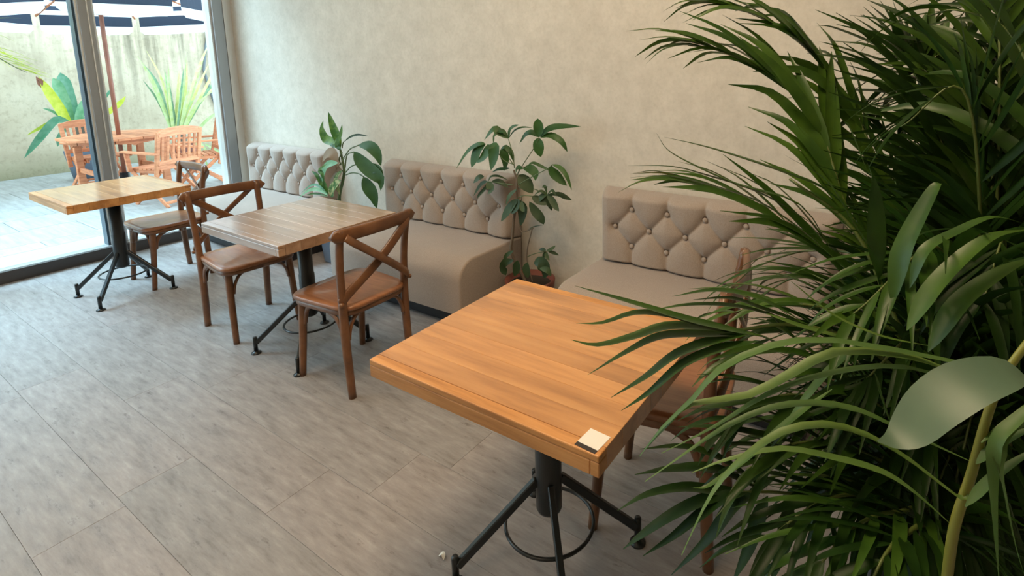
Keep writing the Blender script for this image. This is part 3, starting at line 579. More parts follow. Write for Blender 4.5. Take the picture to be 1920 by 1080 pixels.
for c_, w_, mm in (([(-3.6788, 2.5200, 0.9217), (-3.7208, 2.5200, 0.9717), (-3.8421, 2.5200, 0.9942), (-3.8821, 2.5200, 1.0686), (-3.8593, 2.5200, 1.1386)], .11, 'dumb'), ([(-3.7070, 2.5400, 0.9244), (-3.7214, 2.5400, 0.9995), (-3.7699, 2.5400, 1.0953), (-3.8168, 2.5400, 1.2053)], .115, 'dumb'), ([(-3.6557, 2.5000, 0.9264), (-3.6801, 2.5000, 0.9697), (-3.6216, 2.5000, 1.0481), (-3.5998, 2.5000, 1.1231)], .075, 'dumb'), ([(-3.6365, 2.5000, 0.9353), (-3.6944, 2.5000, 0.9536), (-3.7746, 2.5000, 0.9516)], .05, 'dumb'),
                   ([(-3.5994, 2.5000, 0.9902), (-3.5178, 2.5000, 1.0324), (-3.4233, 2.5000, 1.0564), (-3.3038, 2.5000, 1.0530)], .032, 'palm_dark'), ([(-3.3720, 2.4600, 0.9894), (-3.2459, 2.4600, 0.9914), (-3.1663, 2.4600, 0.9414), (-3.1383, 2.4600, 0.8585)], .13, 'scheff'), ([(-3.3731, 2.4200, 0.9486), (-3.3134, 2.4200, 0.8931), (-3.2122, 2.4200, 0.8317), (-3.1028, 2.4200, 0.7728), (-3.1110, 2.4200, 0.6950)], .16, 'scheff'), ([(-3.2619, 2.4000, 0.7809), (-3.2202, 2.4000, 0.7217), (-3.1634, 2.4000, 0.6576), (-3.1414, 2.4000, 0.5684)], .15, 'scheff'), ([(-3.3215, 2.4400, 0.8642), (-3.2371, 2.4400, 0.8400), (-3.1527, 2.4400, 0.8340), (-3.0939, 2.4400, 0.7979)], .12, 'scheff'),
                   ([(-3.6609, 2.4800, 0.8083), (-3.7100, 2.4800, 0.8949), (-3.7850, 2.4800, 0.8888), (-3.8577, 2.4800, 0.8212)], .09, 'dumb_brown'), ([(-3.6609, 2.4800, 0.8083), (-3.6569, 2.4800, 0.7480), (-3.7399, 2.4800, 0.6781), (-3.7911, 2.4800, 0.5788)], .085, 'dumb_brown'), ([(-3.5989, 2.4400, 0.8430), (-3.7234, 2.4400, 0.8168), (-3.7963, 2.4400, 0.7412), (-3.8182, 2.4400, 0.6772)], .075, 'agave_t'),
                   ([(-3.5786, 2.4200, 0.6022), (-3.6127, 2.4200, 0.7034), (-3.5814, 2.4200, 0.7590), (-3.5297, 2.4200, 0.7937)], .05, 'dumb_var'), ([(-3.6607, 2.4000, 0.5812), (-3.6266, 2.4000, 0.6533), (-3.5212, 2.4000, 0.7319)], .095, 'dumb_var'), ([(-3.6936, 2.4000, 0.6075), (-3.7601, 2.4000, 0.6607), (-3.8123, 2.4000, 0.7315), (-3.8839, 2.4000, 0.7627)], .055, 'dumb'), ([(-3.7304, 2.4000, 0.6944), (-3.7466, 2.4000, 0.7534), (-3.7800, 2.4000, 0.7804), (-3.6735, 2.4000, 0.8354)], .05, 'dumb'),
                   ([(-3.6342, 2.3600, 0.6082), (-3.7522, 2.3600, 0.6392), (-3.8822, 2.3600, 0.6163), (-4.0256, 2.3600, 0.5401)], .030, 'agave_t'), ([(-3.6639, 2.3800, 0.6078), (-3.7794, 2.3800, 0.6625), (-3.8826, 2.3800, 0.6508), (-4.0263, 2.3800, 0.5714)], .022, 'agave_t'), ([(-3.6353, 2.3600, 0.6005), (-3.7822, 2.3600, 0.6052), (-3.9135, 2.3600, 0.5815)], .028, 'dumb'), ([(-3.6947, 2.4000, 0.5998), (-3.7223, 2.4000, 0.6650), (-3.7408, 2.4000, 0.7085)], .05, 'dumb')):
    blade('leaf', c_, w_*(0.62 if mm in ('dumb', 'scheff', 'palm_dark') else 0.95), M[mm], pa, n=12, up=Vector((0.15, -0.8, 0.5)), prof='oval', fold=0.2)
for c_ in ([(-3.6180, 2.5000, 0.7560), (-3.6905, 2.5000, 0.8023), (-3.7357, 2.5000, 0.9203), (-3.7387, 2.5000, 0.9428)], [(-3.6526, 2.5000, 0.8133), (-3.6709, 2.5000, 0.8572), (-3.6274, 2.5000, 0.9135)], [(-3.5863, 2.4800, 0.8750), (-3.5008, 2.4800, 0.9483), (-3.3995, 2.4800, 0.9848)], [(-3.5204, 2.4400, 0.8132), (-3.4846, 2.4400, 0.9116), (-3.4012, 2.4400, 0.9414)], [(-3.5188, 2.4400, 0.7802), (-3.4369, 2.4400, 0.8357), (-3.3159, 2.4400, 0.8647)], [(-3.4865, 2.4200, 0.7686), (-3.4152, 2.4200, 0.7904), (-3.3367, 2.4200, 0.7910), (-3.2837, 2.4200, 0.7735)], [(-3.5944, 2.4800, 0.9487), (-3.5845, 2.4800, 0.9790), (-3.5678, 2.4800, 0.9986)], [(-3.6183, 2.4600, 0.8231), (-3.5792, 2.4600, 0.8490), (-3.5514, 2.4600, 0.8810)]):
    ptube('leaf_stalk', c_, 0.0045, M['stem'], pa, 6, 4)
# ------------------------------------------------------------------ garden furniture
def make_garden_chair():
    t = empty('garden_chair'); tk = M['teak']         # faces +x, back at -x
    lean = lambda z: -0.20-0.10*max(0, z-0.38)/0.5
    for s_ in (-1, 1):
        bar('back_post', (lean(0.30)+0.02, s_*0.25, 0.30), (lean(0.88), s_*0.25, 0.86), 0.045, 0.030, tk, t, (1, 0, 0))
        bar('armrest', (lean(0.6)-0.02, s_*0.275, 0.615), (0.27, s_*0.275, 0.625), 0.062, 0.022, tk, t)
        bar('arm_support', (0.19, s_*0.262, 0.40), (0.21, s_*0.270, 0.615), 0.045, 0.028, tk, t, (1, 0, 0))
        bar('leg', (0.22, s_*0.235, 0.41), (-0.30, s_*0.235, 0.0), 0.022, 0.042, tk, t)
        bar('leg', (-0.22, s_*0.208, 0.42), (0.24, s_*0.208, 0.0), 0.022, 0.042, tk, t)
    # arched top rail
    V = []; F = []; n = 14
    for i in range(n+1):
        u = -1+2*i/n; y = u*0.25; zt = 0.865+0.035*(1-u*u)
        for dx, z in ((-0.014, 0.80), (0.014, 0.80), (0.014, zt), (-0.014, zt)): V.append((lean(0.85)+dx, y, z))
    for i in range(n):
        for q in range(4): F.append((i*4+q, i*4+(q+1) % 4, i*4+4+(q+1) % 4, i*4+4+q))
    F.append((3, 2, 1, 0)); F.append(tuple(n*4+q for q in range(4))); mobj('top_rail', V, F, tk, t)
    bar('lower_rail', (lean(0.50), -0.25, 0.50), (lean(0.50), 0.25, 0.50), 0.028, 0.05, tk, t)
    for k in range(7):
        y = -0.192+0.064*k; bar('back_slat', (lean(0.52), y, 0.52), (lean(0.81), y, 0.81), 0.030, 0.014, tk, t, (1, 0, 0), 0.002)
    for k in range(7):
        x = -0.18+0.066*k; bar('seat_slat', (x, -0.225, 0.425), (x, 0.225, 0.425), 0.056, 0.02, tk, t, (0, 0, 1), 0.003)
    for s_ in (-1, 1): bar('seat_rail', (-0.22, s_*0.21, 0.397), (0.25, s_*0.21, 0.397), 0.024, 0.036, tk, t)
    bar('stretcher', (-0.26, -0.235, 0.05), (-0.26, 0.235, 0.05), 0.03, 0.03, tk, t); bar('stretcher', (0.10, -0.208, 0.15), (0.10, 0.208, 0.15), 0.025, 0.025, tk, t)
    return t
GC = 'teak armchairs round the garden table'
g0 = make_garden_chair(); g0.location = (-7.36, 2.73, 0); g0.rotation_euler.z = radians(196)
tag(g0, 'slatted teak armchair outside with its back to the window, nearest the glass', 'chair', GC)
c = copy_tree(g0); c.location = (-9.02, 2.62, 0); c.rotation_euler.z = radians(4); tag(c, 'teak armchair at the far side of the garden table, left of the parasol pole', 'chair', GC)
c = copy_tree(g0); c.location = (-7.98, 3.36, 0); c.rotation_euler.z = radians(256); tag(c, 'teak armchair seen side-on at the right end of the garden table', 'chair', GC)
gt = empty('garden_table', (-8.45, 2.68, 0)); tag(gt, 'round teak garden table with a scalloped apron under the striped parasol', 'table')
def octo(r, a0=pi/8): return [(r*cos(a0+k*pi/4), r*sin(a0+k*pi/4)) for k in range(8)]
for k in range(9):                                    # planks of the octagonal top
    y0 = -0.56+k*0.1245; y1 = y0+0.120
    R8 = 0.56
    def half(y): return R8 if abs(y) < R8*0.414 else R8-(abs(y)-R8*0.414)
    P = [(half(y0), y0), (half(y1), y1), (-half(y1), y1), (-half(y0), y0)]
    V = [(x, y, 0.71) for x, y in P]+[(x, y, 0.735) for x, y in P]
    mobj('top_plank', V, [(3, 2, 1, 0), (4, 5, 6, 7), (0, 1, 5, 4), (1, 2, 6, 5), (2, 3, 7, 6), (3, 0, 4, 7)], M['teak'], gt)
O8 = octo(0.50)
for k in range(8):
    a = Vector((*O8[k], 0)); b = Vector((*O8[(k+1) % 8], 0)); V = []; n = 12; nrm = ((a+b)/2).normalized()*0.012
    for i in range(n+1):
        u = i/n; p = a.lerp(b, u); zb = 0.665-0.035*(0.5+0.5*cos(2*pi*(u-0.5)))*(0.6+0.4*cos(6*pi*(u-0.5)))
        for off in (nrm, -nrm): V += [(p.x+off.x, p.y+off.y, zb), (p.x+off.x, p.y+off.y, 0.71)]
    F = []
    for i in range(n):
        c_ = i*4; F += [(c_, c_+4, c_+5, c_+1), (c_+2, c_+3, c_+7, c_+6), (c_, c_+2, c_+6, c_+4)]
    mobj('apron', V, F, M['teak'], gt)
for sx in (-1, 1):
    for sy in (-1, 1): bar('leg', (sx*0.36, sy*0.33, 0.0), (sx*0.36, sy*0.33, 0.70), 0.075, 0.06, M['teak'], gt, (1, 0, 0))
for sy in (-1, 1): bar('rail', (-0.36, sy*0.33, 0.30), (0.36, sy*0.33, 0.30), 0.03, 0.06, M['teak'], gt)
# ------------------------------------------------------------------ striped parasol
pu = empty('striped_parasol', (-8.45, 2.68, 0)); tag(pu, 'black and white striped parasol on a brown wooden pole over the garden table', 'parasol')
lathe('pole', [(0, 0.05), (0.024, 0.05), (0.024, 2.75), (0, 2.76)], M['pole_wood'], pu, 16)
lathe('base_weight', [(0, 0), (0.25, 0), (0.25, 0.05), (0.06, 0.09), (0.05, 0.25), (0, 0.25)], M['black'], pu, 24)
RA = 1.28; a_off = radians(-11); zE, zT = 2.325, 2.78
for k in range(8):
    am = a_off + k*pi/4; a0 = am-pi/8; a1 = am+pi/8; Rc = RA/cos(pi/8); n = 9
    V = []; F = []; fm = []
    def ring(t_): r = Rc*t_; z = zT+(zE-zT)*t_ - 0.03*sin(pi*t_); return [(r*cos(a0), r*sin(a0), z), (r*cos(a1), r*sin(a1), z)]
    for i in range(n+1): V += ring(max(0.02, i/n))
    for i in range(n): F.append((2*i, 2*i+1, 2*i+3, 2*i+2)); fm.append(i % 2)
    o = mobj('canopy_panel', V, F, M['cloth_white'], pu, False, False, [M['cloth_navy']], fm)
    # valance with rounded lower corners, navy band above a white band
    A_ = Vector((Rc*cos(a0), Rc*sin(a0), zE)); B_ = Vector((Rc*cos(a1), Rc*sin(a1), zE)); nn = Vector((cos(am), sin(am), 0))
    V = []; F = []; fm = []; m_ = 16; rows = [0, 0.002, 0.14, 0.25]
    for i in range(m_+1):
        u = i/m_; e = min(u, 1-u)*(B_-A_).length; inset = 0.035
        for j_, dz in enumerate(rows):
            uu = 0.04+0.92*u; p = A_.lerp(B_, uu) + nn*(0.012+0.01*sin(9*u+k)*(dz/0.25))
            cut = 0.25-(0.05*(1-sqrt(max(0, 1-(1-min(1, e/0.07))**2)))) if e < 0.07 else 0.25
            V.append((p.x, p.y, zE-min(dz, cut)-0.008*sin(pi*u)*(dz > 0.2)))
    for i in range(m_):
        for j_ in range(3): a = i*4+j_; F.append((a, a+4, a+5, a+1)); fm.append([0, 1, 0][j_])
    v_ = mobj('valance', V, F, M['cloth_white'], pu, False, False, [M['cloth_navy']], fm); v_.parent = o
    c_, s_ = cos(a0), sin(a0); bar('rib', (0.03*c_, 0.03*s_, zT-0.04), (Rc*0.985*c_, Rc*0.985*s_, zE-0.025), 0.018, 0.028, M['teak'], pu)
    bar('strut', (0.03*c_, 0.03*s_, 2.20), (Rc*0.5*c_, Rc*0.5*s_, 2.50), 0.016, 0.022, M['teak'], pu)
for o in pu.children_recursive:                        # the canopy leans a little away from the room
    if o.type == 'MESH' and o.name.split('.')[0] in ('canopy_panel', 'valance', 'rib'):
        for v in o.data.vertices: v.co.z += 0.036*v.co.x - 0.008
# ------------------------------------------------------------------ garden plants
ag = empty('agave', (-9.95, 2.74, 0)); tag(ag, 'broad-leaved agave with one yellow and one teal upright leaf against the garden wall', 'plant')
lathe('pot', [(0, 0), (0.17, 0), (0.24, 0.42), (0.21, 0.43), (0.20, 0.38), (0, 0.38)], M['grey_pot'], ag, 24)
ptube('trunk', [(-9.95, 2.74, 0.36), (-9.95, 2.74, 0.84)], 0.07, M['bark'], ag, 10)
for c_, w_, mm in (([(-9.7500, 2.5434, 0.8207), (-9.7500, 2.4851, 1.0217), (-9.7500, 2.4039, 1.2410), (-9.7500, 2.3267, 1.4681)], .17, 'agave_y'), ([(-9.9500, 2.6703, 0.7979), (-9.9500, 2.6408, 1.1134), (-9.9500, 2.6166, 1.3715), (-9.9500, 2.6060, 1.5098)], .24, 'agave_t'), ([(-9.8500, 2.6035, 0.8096), (-9.8500, 2.5691, 1.1209), (-9.8500, 2.5244, 1.3402), (-9.8500, 2.4933, 1.4415)], .18, 'agave_t'), ([(-9.8000, 2.6587, 0.8065), (-9.8000, 2.7243, 1.0008), (-9.8000, 2.8237, 1.1794)], .14, 'agave_t'),
                   ([(-9.7000, 2.5359, 0.8239), (-9.7000, 2.4160, 0.8863), (-9.7000, 2.2266, 0.6721), (-9.7000, 2.0378, 0.4235)], .13, 'agave_t'), ([(-9.8000, 2.5639, 0.8308), (-9.8000, 2.4109, 0.8606), (-9.8000, 2.2661, 0.7895), (-9.8000, 2.1236, 0.7066)], .06, 'agave_y'), ([(-9.8000, 2.5639, 0.8308), (-9.8000, 2.4275, 0.9887), (-9.8000, 2.3264, 1.0468)], .05, 'agave_t'), ([(-9.6000, 2.5208, 0.8304), (-9.6000, 2.4016, 0.6784), (-9.6000, 2.3619, 0.5401)], .08, 'agave_t'), ([(-9.9000, 2.7150, 0.7958), (-9.9000, 2.8428, 0.8589), (-9.9000, 2.9680, 0.8780)], .14, 'agave_t'), ([(-9.9000, 2.7150, 0.7958), (-9.9000, 3.0017, 0.8981), (-9.9000, 3.1901, 1.0305), (-9.9000, 3.2961, 1.1489)], .10, 'agave_y'), ([(-9.9500, 2.7287, 0.7919), (-9.9500, 3.0097, 1.0883), (-9.9500, 3.1957, 1.3096)], .06, 'agave_t')):
    blade('leaf', c_, w_*0.72, M[mm], ag, n=12, up=Vector((1, 0, 0.3)), prof='strap', fold=0.35)
blade('leaf', [(-9.7400, 2.3529, 1.3629), (-9.7400, 2.3337, 1.4194), (-9.7400, 2.2980, 1.4276)], .045, M['agave_tip'], ag, n=4, up=Vector((1, 0, 0.3))); blade('leaf', [(-9.7400, 2.3360, 1.3149), (-9.7400, 2.3214, 1.4059), (-9.7400, 2.2982, 1.4690)], .06, M['agave_tip'], ag, n=4, up=Vector((1, 0, 0.3)))
yu = empty('yucca', (-9.8, 3.92, 0)); tag(yu, 'spiky pale green yucca fanning out behind the garden chairs', 'plant')
lathe('pot', [(0, 0), (0.15, 0), (0.21, 0.36), (0.18, 0.37), (0.17, 0.33), (0, 0.33)], M['terracotta'], yu, 24)
ptube('trunk', [(-9.8, 3.92, 0.32), (-9.8, 3.92, 0.55)], 0.06, M['bark'], yu, 10)
def YU(px, py):      # a spot on the upright plane x = -9.8 where the yucca stands
    d = _r*((px-1051.31)/1036.25) - _u*((py-290.70)/1036.25) + _f; t_ = (-9.8)/d.x
    return (-9.8, d.y*t_, 1.5606+d.z*t_)
for (bx, mx_, my_, tx, ty) in ((320, 290, 165, 251, 103), (322, 300, 165, 264, 112), (325, 308, 155, 280, 94), (325, 309, 170, 301, 121), (326, 315, 180, 306, 128), (330, 332, 180, 331, 128), (332, 338, 190, 335, 132), (328, 340, 190, 350, 138), (334, 348, 160, 356, 96), (334, 352, 170, 360, 112), (336, 365, 140, 388, 80), (338, 370, 150, 391, 91), (338, 372, 175, 403, 118), (340, 375, 178, 407, 110), (340, 385, 170, 411, 148), (345, 385, 180, 414, 166), (368, 390, 222, 418, 205), (345, 380, 185, 405, 165), (322, 300, 190, 275, 150), (324, 312, 200, 300, 165), (330, 325, 200, 318, 150), (336, 345, 195, 352, 165), (342, 362, 200, 385, 175), (328, 318, 205, 308, 180), (335, 350, 205, 365, 185), (330, 326, 195, 322, 140), (318, 296, 200, 262, 140), (338, 356, 185, 372, 150)):
    random.seed(bx*7+tx); k = random.uniform(-0.3, 0.3)
    a = Vector(YU(bx+random.uniform(-4, 4), 248)); b = Vector(YU(mx_, my_)); c_ = Vector(YU(tx, ty)); b.x += k*0.5; c_.x += k
    blade('leaf', [a, b, c_], random.uniform(0.028, 0.048), M[random.choice(['yucca', 'yucca', 'yucca_dark'])], yu, n=7, up=Vector((1, 0, 0.2)), prof='strap', fold=0.3)
for c_ in ([(-9.5000, 4.0239, 0.4298), (-9.5000, 4.1061, 0.2655), (-9.5000, 4.2498, -0.0168)], [(-9.4000, 4.0724, 0.3626), (-9.4000, 4.2527, 0.2091), (-9.4000, 4.3682, 0.1486)], [(-9.5000, 3.9683, 0.4116), (-9.5000, 4.0581, 0.1868), (-9.5000, 4.1238, -0.0653)]):
    blade('leaf', c_, 0.035, M['yucca'], yu, n=6, up=Vector((1, 0, 0.2)), prof='strap')
gp = empty('garden_palm', (-9.3, 0.72, 0)); tag(gp, 'yellow-green palm frond reaching in at the left edge in front of the garden wall', 'plant')
ptube('trunk', [(-9.3, 0.72, 0.0), (-9.3, 0.74, 0.9), (-9.3, 0.72, 1.7)], (0.09, 0.06), M['bark'], gp, 10)
def frond_vf(path, L0, n, w, ang0=55, ang1=22, droop=0.5, lift=25, rr=0.004, seed=0, clip=None, upv=None, jit=0.12, start=0.22, spread=(1, 1)):
    """returns rachis (V,F) and a list of leaflet (V,F)"""
    rnd = random.Random(seed); P = CR(path, 8); m_ = len(P)
    cum = [0]
    for i in range(1, m_): cum.append(cum[-1]+(P[i]-P[i-1]).length)
    tot = cum[-1]
    def at(s):
        d = s*tot
        for i in range(1, m_):
            if cum[i] >= d:
                t_ = (d-cum[i-1])/max(1e-6, cum[i]-cum[i-1]); return P[i-1].lerp(P[i], t_), (P[i]-P[i-1]).normalized()
        return P[-1], (P[-1]-P[-2]).normalized()
    rach = tube_vf(P, [rr*(1.0-0.75*i/(m_-1)) for i in range(m_)], 6)
    out = []; UP = Vector((0, 0, 1)) if upv is None else Vector(upv)
    for i in range(n):
        s = start + (1-start)*(i+0.5)/n
        for sd in (-1, 1):
            if rnd.random() < 0.04: continue
            p, t_ = at(min(1, s+rnd.uniform(-0.4, 0.4)/n)); S = t_.cross(UP)
            if S.length < 0.1: S = Vector((1, 0, 0))
            S.normalize(); U_ = S.cross(t_).normalized()
            q = (s-start)/(1-start); env = (0.55+0.45*min(1, q/0.3))*(1-0.55*max(0, (q-0.55)/0.45)**1.5)
            Ln = L0*env*rnd.uniform(0.82, 1.12); an = radians(ang0+(ang1-ang0)*q+rnd.uniform(-9, 9)); lf = radians(lift+rnd.uniform(-14, 14))
            d = (t_*cos(an) + (S*sd*spread[(sd+1)//2]*cos(lf)+U_*sin(lf))*sin(an)).normalized()
            pts = [p.copy()]; k = 6; g_ = droop*rnd.uniform(0.7, 1.4); tw = Vector((rnd.uniform(-1, 1), rnd.uniform(-1, 1), rnd.uniform(-1, 1)))*jit
            for z_ in range(k):
                f_ = (z_+1)/k; d = (d + Vector((0, 0, -1))*g_*0.55*f_**1.3 + tw*0.25).normalized()
                nx_ = pts[-1]+d*Ln/k
                if clip: nx_ = clip(nx_)
                pts.append(nx_)
            out.append(blade_vf(pts[::2]+([] if k % 2 == 0 else [pts[-1]]), w*rnd.uniform(0.75, 1.15)*(0.7+0.3*env), n=8, up=U_, fold=0.3, roll=rnd.uniform(-0.25, 0.25)-sd*0.15))
    return rach, out
def add_frond(name, par, mats, thing_leaf=True, stuff=False, **kw):
    r, ls = frond_vf(**kw); ro = mobj(name, r[0], r[1], M[mats[1]], par, True, True)
    if stuff:
        V, F = merge(ls); o = mobj('leaflets', V, F, M[mats[0]], par, True, True); o.parent = ro; o['kind'] = 'stuff'; return ro
    for V, F in ls:
        o = mobj('leaflet', V, F, M[mats[0]], par, True, True); o.parent = ro
    return ro
YP = [(-9.3000, 1.5642, 2.1094), (-9.3000, 1.7040, 1.8870), (-9.3000, 1.8607, 1.7284), (-9.3000, 2.0066, 1.6008), (-9.3000, 2.1166, 1.5211)]
add_frond('frond', gp, ('agave_y', 'rachis'), path=[(-9.3, 0.72, 1.7)]+YP, L0=0.55, n=26, w=0.030, ang0=62, ang1=24, droop=0.15, lift=45, seed=3, rr=0.012)
for k in range(5):
    a = radians(60+75*k); add_frond('frond', gp, ('agave_y', 'rachis'), stuff=True, path=[(-9.3, 0.72, 1.7), (-9.3-0.4*sin(a), 0.72-0.4*abs(cos(a)), 2.2), (-9.3-0.8*sin(a), 0.72-0.9*abs(cos(a)), 2.1)], L0=0.35, n=14, w=0.02, seed=k, rr=0.012)
# ------------------------------------------------------------------ big potted palm in the right foreground
PB = Vector((0.17, 1.36, 0)); pp = empty('potted_palm', PB); tag(pp, 'large potted areca palm whose fronds fill the right foreground', 'plant')
lathe('pot', [(0, 0), (0.15, 0), (0.20, 0.28), (0.21, 0.30), (0.19, 0.305), (0.18, 0.27), (0, 0.27)], M['grey_pot'], pp, 32)
lathe('soil', [(0, 0.285), (0.1, 0.283), (0.182, 0.275)], M['soil'], pp, 24)
def clip(p):
    q = p.copy()
    if -1.27 < q.x < -0.48 and 0.86 < q.y < 1.59 and q.z < 0.762 and q.z > 0.6: q.z = 0.762
    if q.y > 2.62: q.y = 2.62
    if q.z < 0.03: q.z = 0.03
    if (q-Vector((0, 0, 1.56))).length < 0.28: q = Vector((0, 0, 1.56))+(q-Vector((0, 0, 1.56))).normalized()*0.28
    return q
fr_i = [0]
def palm_frond(pts, base=None, crown=None, **kw):
    fr_i[0] += 1; rnd = random.Random(fr_i[0]*13)
    b = base or Vector((PB.x+rnd.uniform(-0.09, 0.09), PB.y+rnd.uniform(-0.09, 0.09), 0.28))
    P = [b]+[Vector(p) for p in pts]; kw.setdefault('seed', fr_i[0]); kw.setdefault('rr', 0.0055)
    m_ = kw.pop('m', 'palm'); stuff = kw.pop('stuff', False)
    return add_frond('frond', pp, (m_, 'rachis'), stuff=stuff, path=P, clip=clip, **kw)
# fronds that can be told apart
H = []
H.append(palm_frond([(0.0840, 1.1826, 0.8151), (-0.0031, 1.2631, 1.0756), (-0.1225, 1.3118, 1.2255), (-0.2057, 1.3905, 1.4051), (-0.3163, 1.4123, 1.5142), (-0.4422, 1.3909, 1.5804), (-0.5173, 1.3684, 1.5952)], start=0.50, L0=0.34, n=19, w=0.032, ang0=26, ang1=10, droop=0.45, lift=10))
H.append(palm_frond([(0.1059, 1.2614, 0.8315), (0.0060, 1.4426, 1.1497), (-0.0886, 1.4990, 1.3165), (-0.1848, 1.5423, 1.4840), (-0.2977, 1.5421, 1.6119), (-0.4144, 1.5151, 1.6811), (-0.4897, 1.4825, 1.7068)], start=0.50, L0=0.34, n=19, w=0.032, ang0=26, ang1=12, droop=0.5, lift=8))
H.append(palm_frond([(0.0721, 1.1308, 0.8982), (-0.0174, 1.2226, 1.0427), (-0.1399, 1.2244, 1.1524), (-0.2794, 1.2092, 1.2340), (-0.3963, 1.1658, 1.2827), (-0.4537, 1.1537, 1.2908)], start=0.42, L0=0.32, n=16, w=0.026, ang0=34, ang1=14, droop=0.35, lift=20))
H.append(palm_frond([(0.1738, 1.5366, 1.0636), (0.0785, 1.7093, 1.3252), (-0.0347, 1.7935, 1.5100), (-0.0674, 1.7563, 1.5534)], start=0.55, L0=0.30, n=11, w=0.030, ang0=62, ang1=30, droop=0.15, lift=50))
H.append(palm_frond([(0.2019, 1.2747, 1.1808), (0.1917, 1.3759, 1.4116), (0.1324, 1.4345, 1.5938), (0.0414, 1.4468, 1.6517), (-0.0138, 1.4696, 1.6452)], start=0.4, L0=0.36, n=10, w=0.026, ang0=45, ang1=22, droop=0.5, lift=20))
H.append(palm_frond([(0.0962, 1.1467, 0.8978), (0.0034, 1.1164, 1.0514), (-0.1162, 1.0714, 1.1015), (-0.2219, 1.0374, 1.0999), (-0.2765, 1.0207, 1.0767)], start=0.45, L0=0.26, n=9, w=0.022, ang0=40, ang1=20, droop=0.4, lift=20))
H.append(palm_frond([(0.0833, 1.3229, 0.9081), (-0.0620, 1.4427, 1.0728), (-0.2242, 1.5150, 1.0606), (-0.3608, 1.5304, 0.9841), (-0.4150, 1.5196, 0.9288)], start=0.42, L0=0.28, n=10, w=0.018, ang0=50, ang1=25, droop=0.25, lift=15))
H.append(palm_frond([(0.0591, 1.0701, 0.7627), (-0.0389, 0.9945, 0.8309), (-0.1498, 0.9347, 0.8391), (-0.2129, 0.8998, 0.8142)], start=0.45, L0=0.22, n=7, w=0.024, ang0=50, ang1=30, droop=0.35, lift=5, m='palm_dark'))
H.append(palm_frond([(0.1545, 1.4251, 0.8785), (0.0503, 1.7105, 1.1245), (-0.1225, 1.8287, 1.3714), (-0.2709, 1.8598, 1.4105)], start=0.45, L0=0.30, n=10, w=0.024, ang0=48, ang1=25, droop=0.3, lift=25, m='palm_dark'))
# single long blades of the nearest leaves
def blades(par, lst, m, **kw):
    for c_, w in lst: blade('leaflet', [clip(Vector(p)) for p in c_], w, M[m], par, n=14, **kw)
f6 = ptube('frond', [(0.0997, 1.1668, 0.8651), (-0.0421, 1.0491, 1.0491), (-0.1519, 0.9635, 1.1068), (-0.2354, 0.9068, 1.1010), (-0.2808, 0.8756, 1.0955)], (0.005, 0.002), M['rachis'], pp)
blades(f6, [([(-0.1995, 0.9057, 1.0978), (-0.2989, 0.8452, 1.1252), (-0.3914, 0.7906, 1.1587), (-0.4699, 0.7442, 1.1875)], .026), ([(-0.2072, 0.9010, 1.0997), (-0.2911, 0.8495, 1.1206), (-0.3372, 0.8219, 1.1356), (-0.3824, 0.7928, 1.1400), (-0.4260, 0.7607, 1.1248), (-0.4634, 0.7359, 1.1255)], .024), ([(-0.1997, 0.9059, 1.0996), (-0.2755, 0.8583, 1.1133), (-0.3356, 0.8190, 1.1161), (-0.3792, 0.7869, 1.1010), (-0.4305, 0.7502, 1.0878), (-0.4687, 0.7269, 1.0982)], .030),
            ([(-0.2223, 0.8914, 1.1017), (-0.2822, 0.8518, 1.1028), (-0.3418, 0.8117, 1.1004), (-0.3848, 0.7785, 1.0782), (-0.4400, 0.7339, 1.0394)], .028), ([(-0.2199, 0.8818, 1.1067), (-0.2635, 0.8508, 1.0970), (-0.3135, 0.8133, 1.0760), (-0.3549, 0.7783, 1.0392), (-0.4004, 0.7415, 1.0068)], .028), ([(-0.2020, 0.8803, 1.1009), (-0.2522, 0.8445, 1.0889), (-0.3014, 0.8067, 1.0638), (-0.3418, 0.7711, 1.0213), (-0.3797, 0.7400, 0.9918)], .026), ([(-0.1679, 0.9548, 1.1161), (-0.2462, 0.9076, 1.1400), (-0.3153, 0.8625, 1.1440), (-0.3755, 0.8203, 1.1333)], .016), ([(-0.1526, 0.9649, 1.1158), (-0.2168, 0.9299, 1.1530), (-0.2790, 0.8915, 1.1677), (-0.3394, 0.8495, 1.1589)], .022),
            ([(-0.1366, 0.9736, 1.1065), (-0.2076, 0.9322, 1.1348), (-0.2550, 0.9046, 1.1537), (-0.3084, 0.8689, 1.1529)], .020)], 'palm')
f7 = ptube('frond', [(0.0663, 0.7369, 0.8967), (0.0630, 0.6898, 1.0347), (0.0717, 0.6865, 1.1096), (0.0794, 0.6836, 1.1901), (0.0895, 0.6876, 1.2363), (0.1174, 0.7058, 1.2947)], (0.0062, 0.0035), M['rachis_y'], pp)
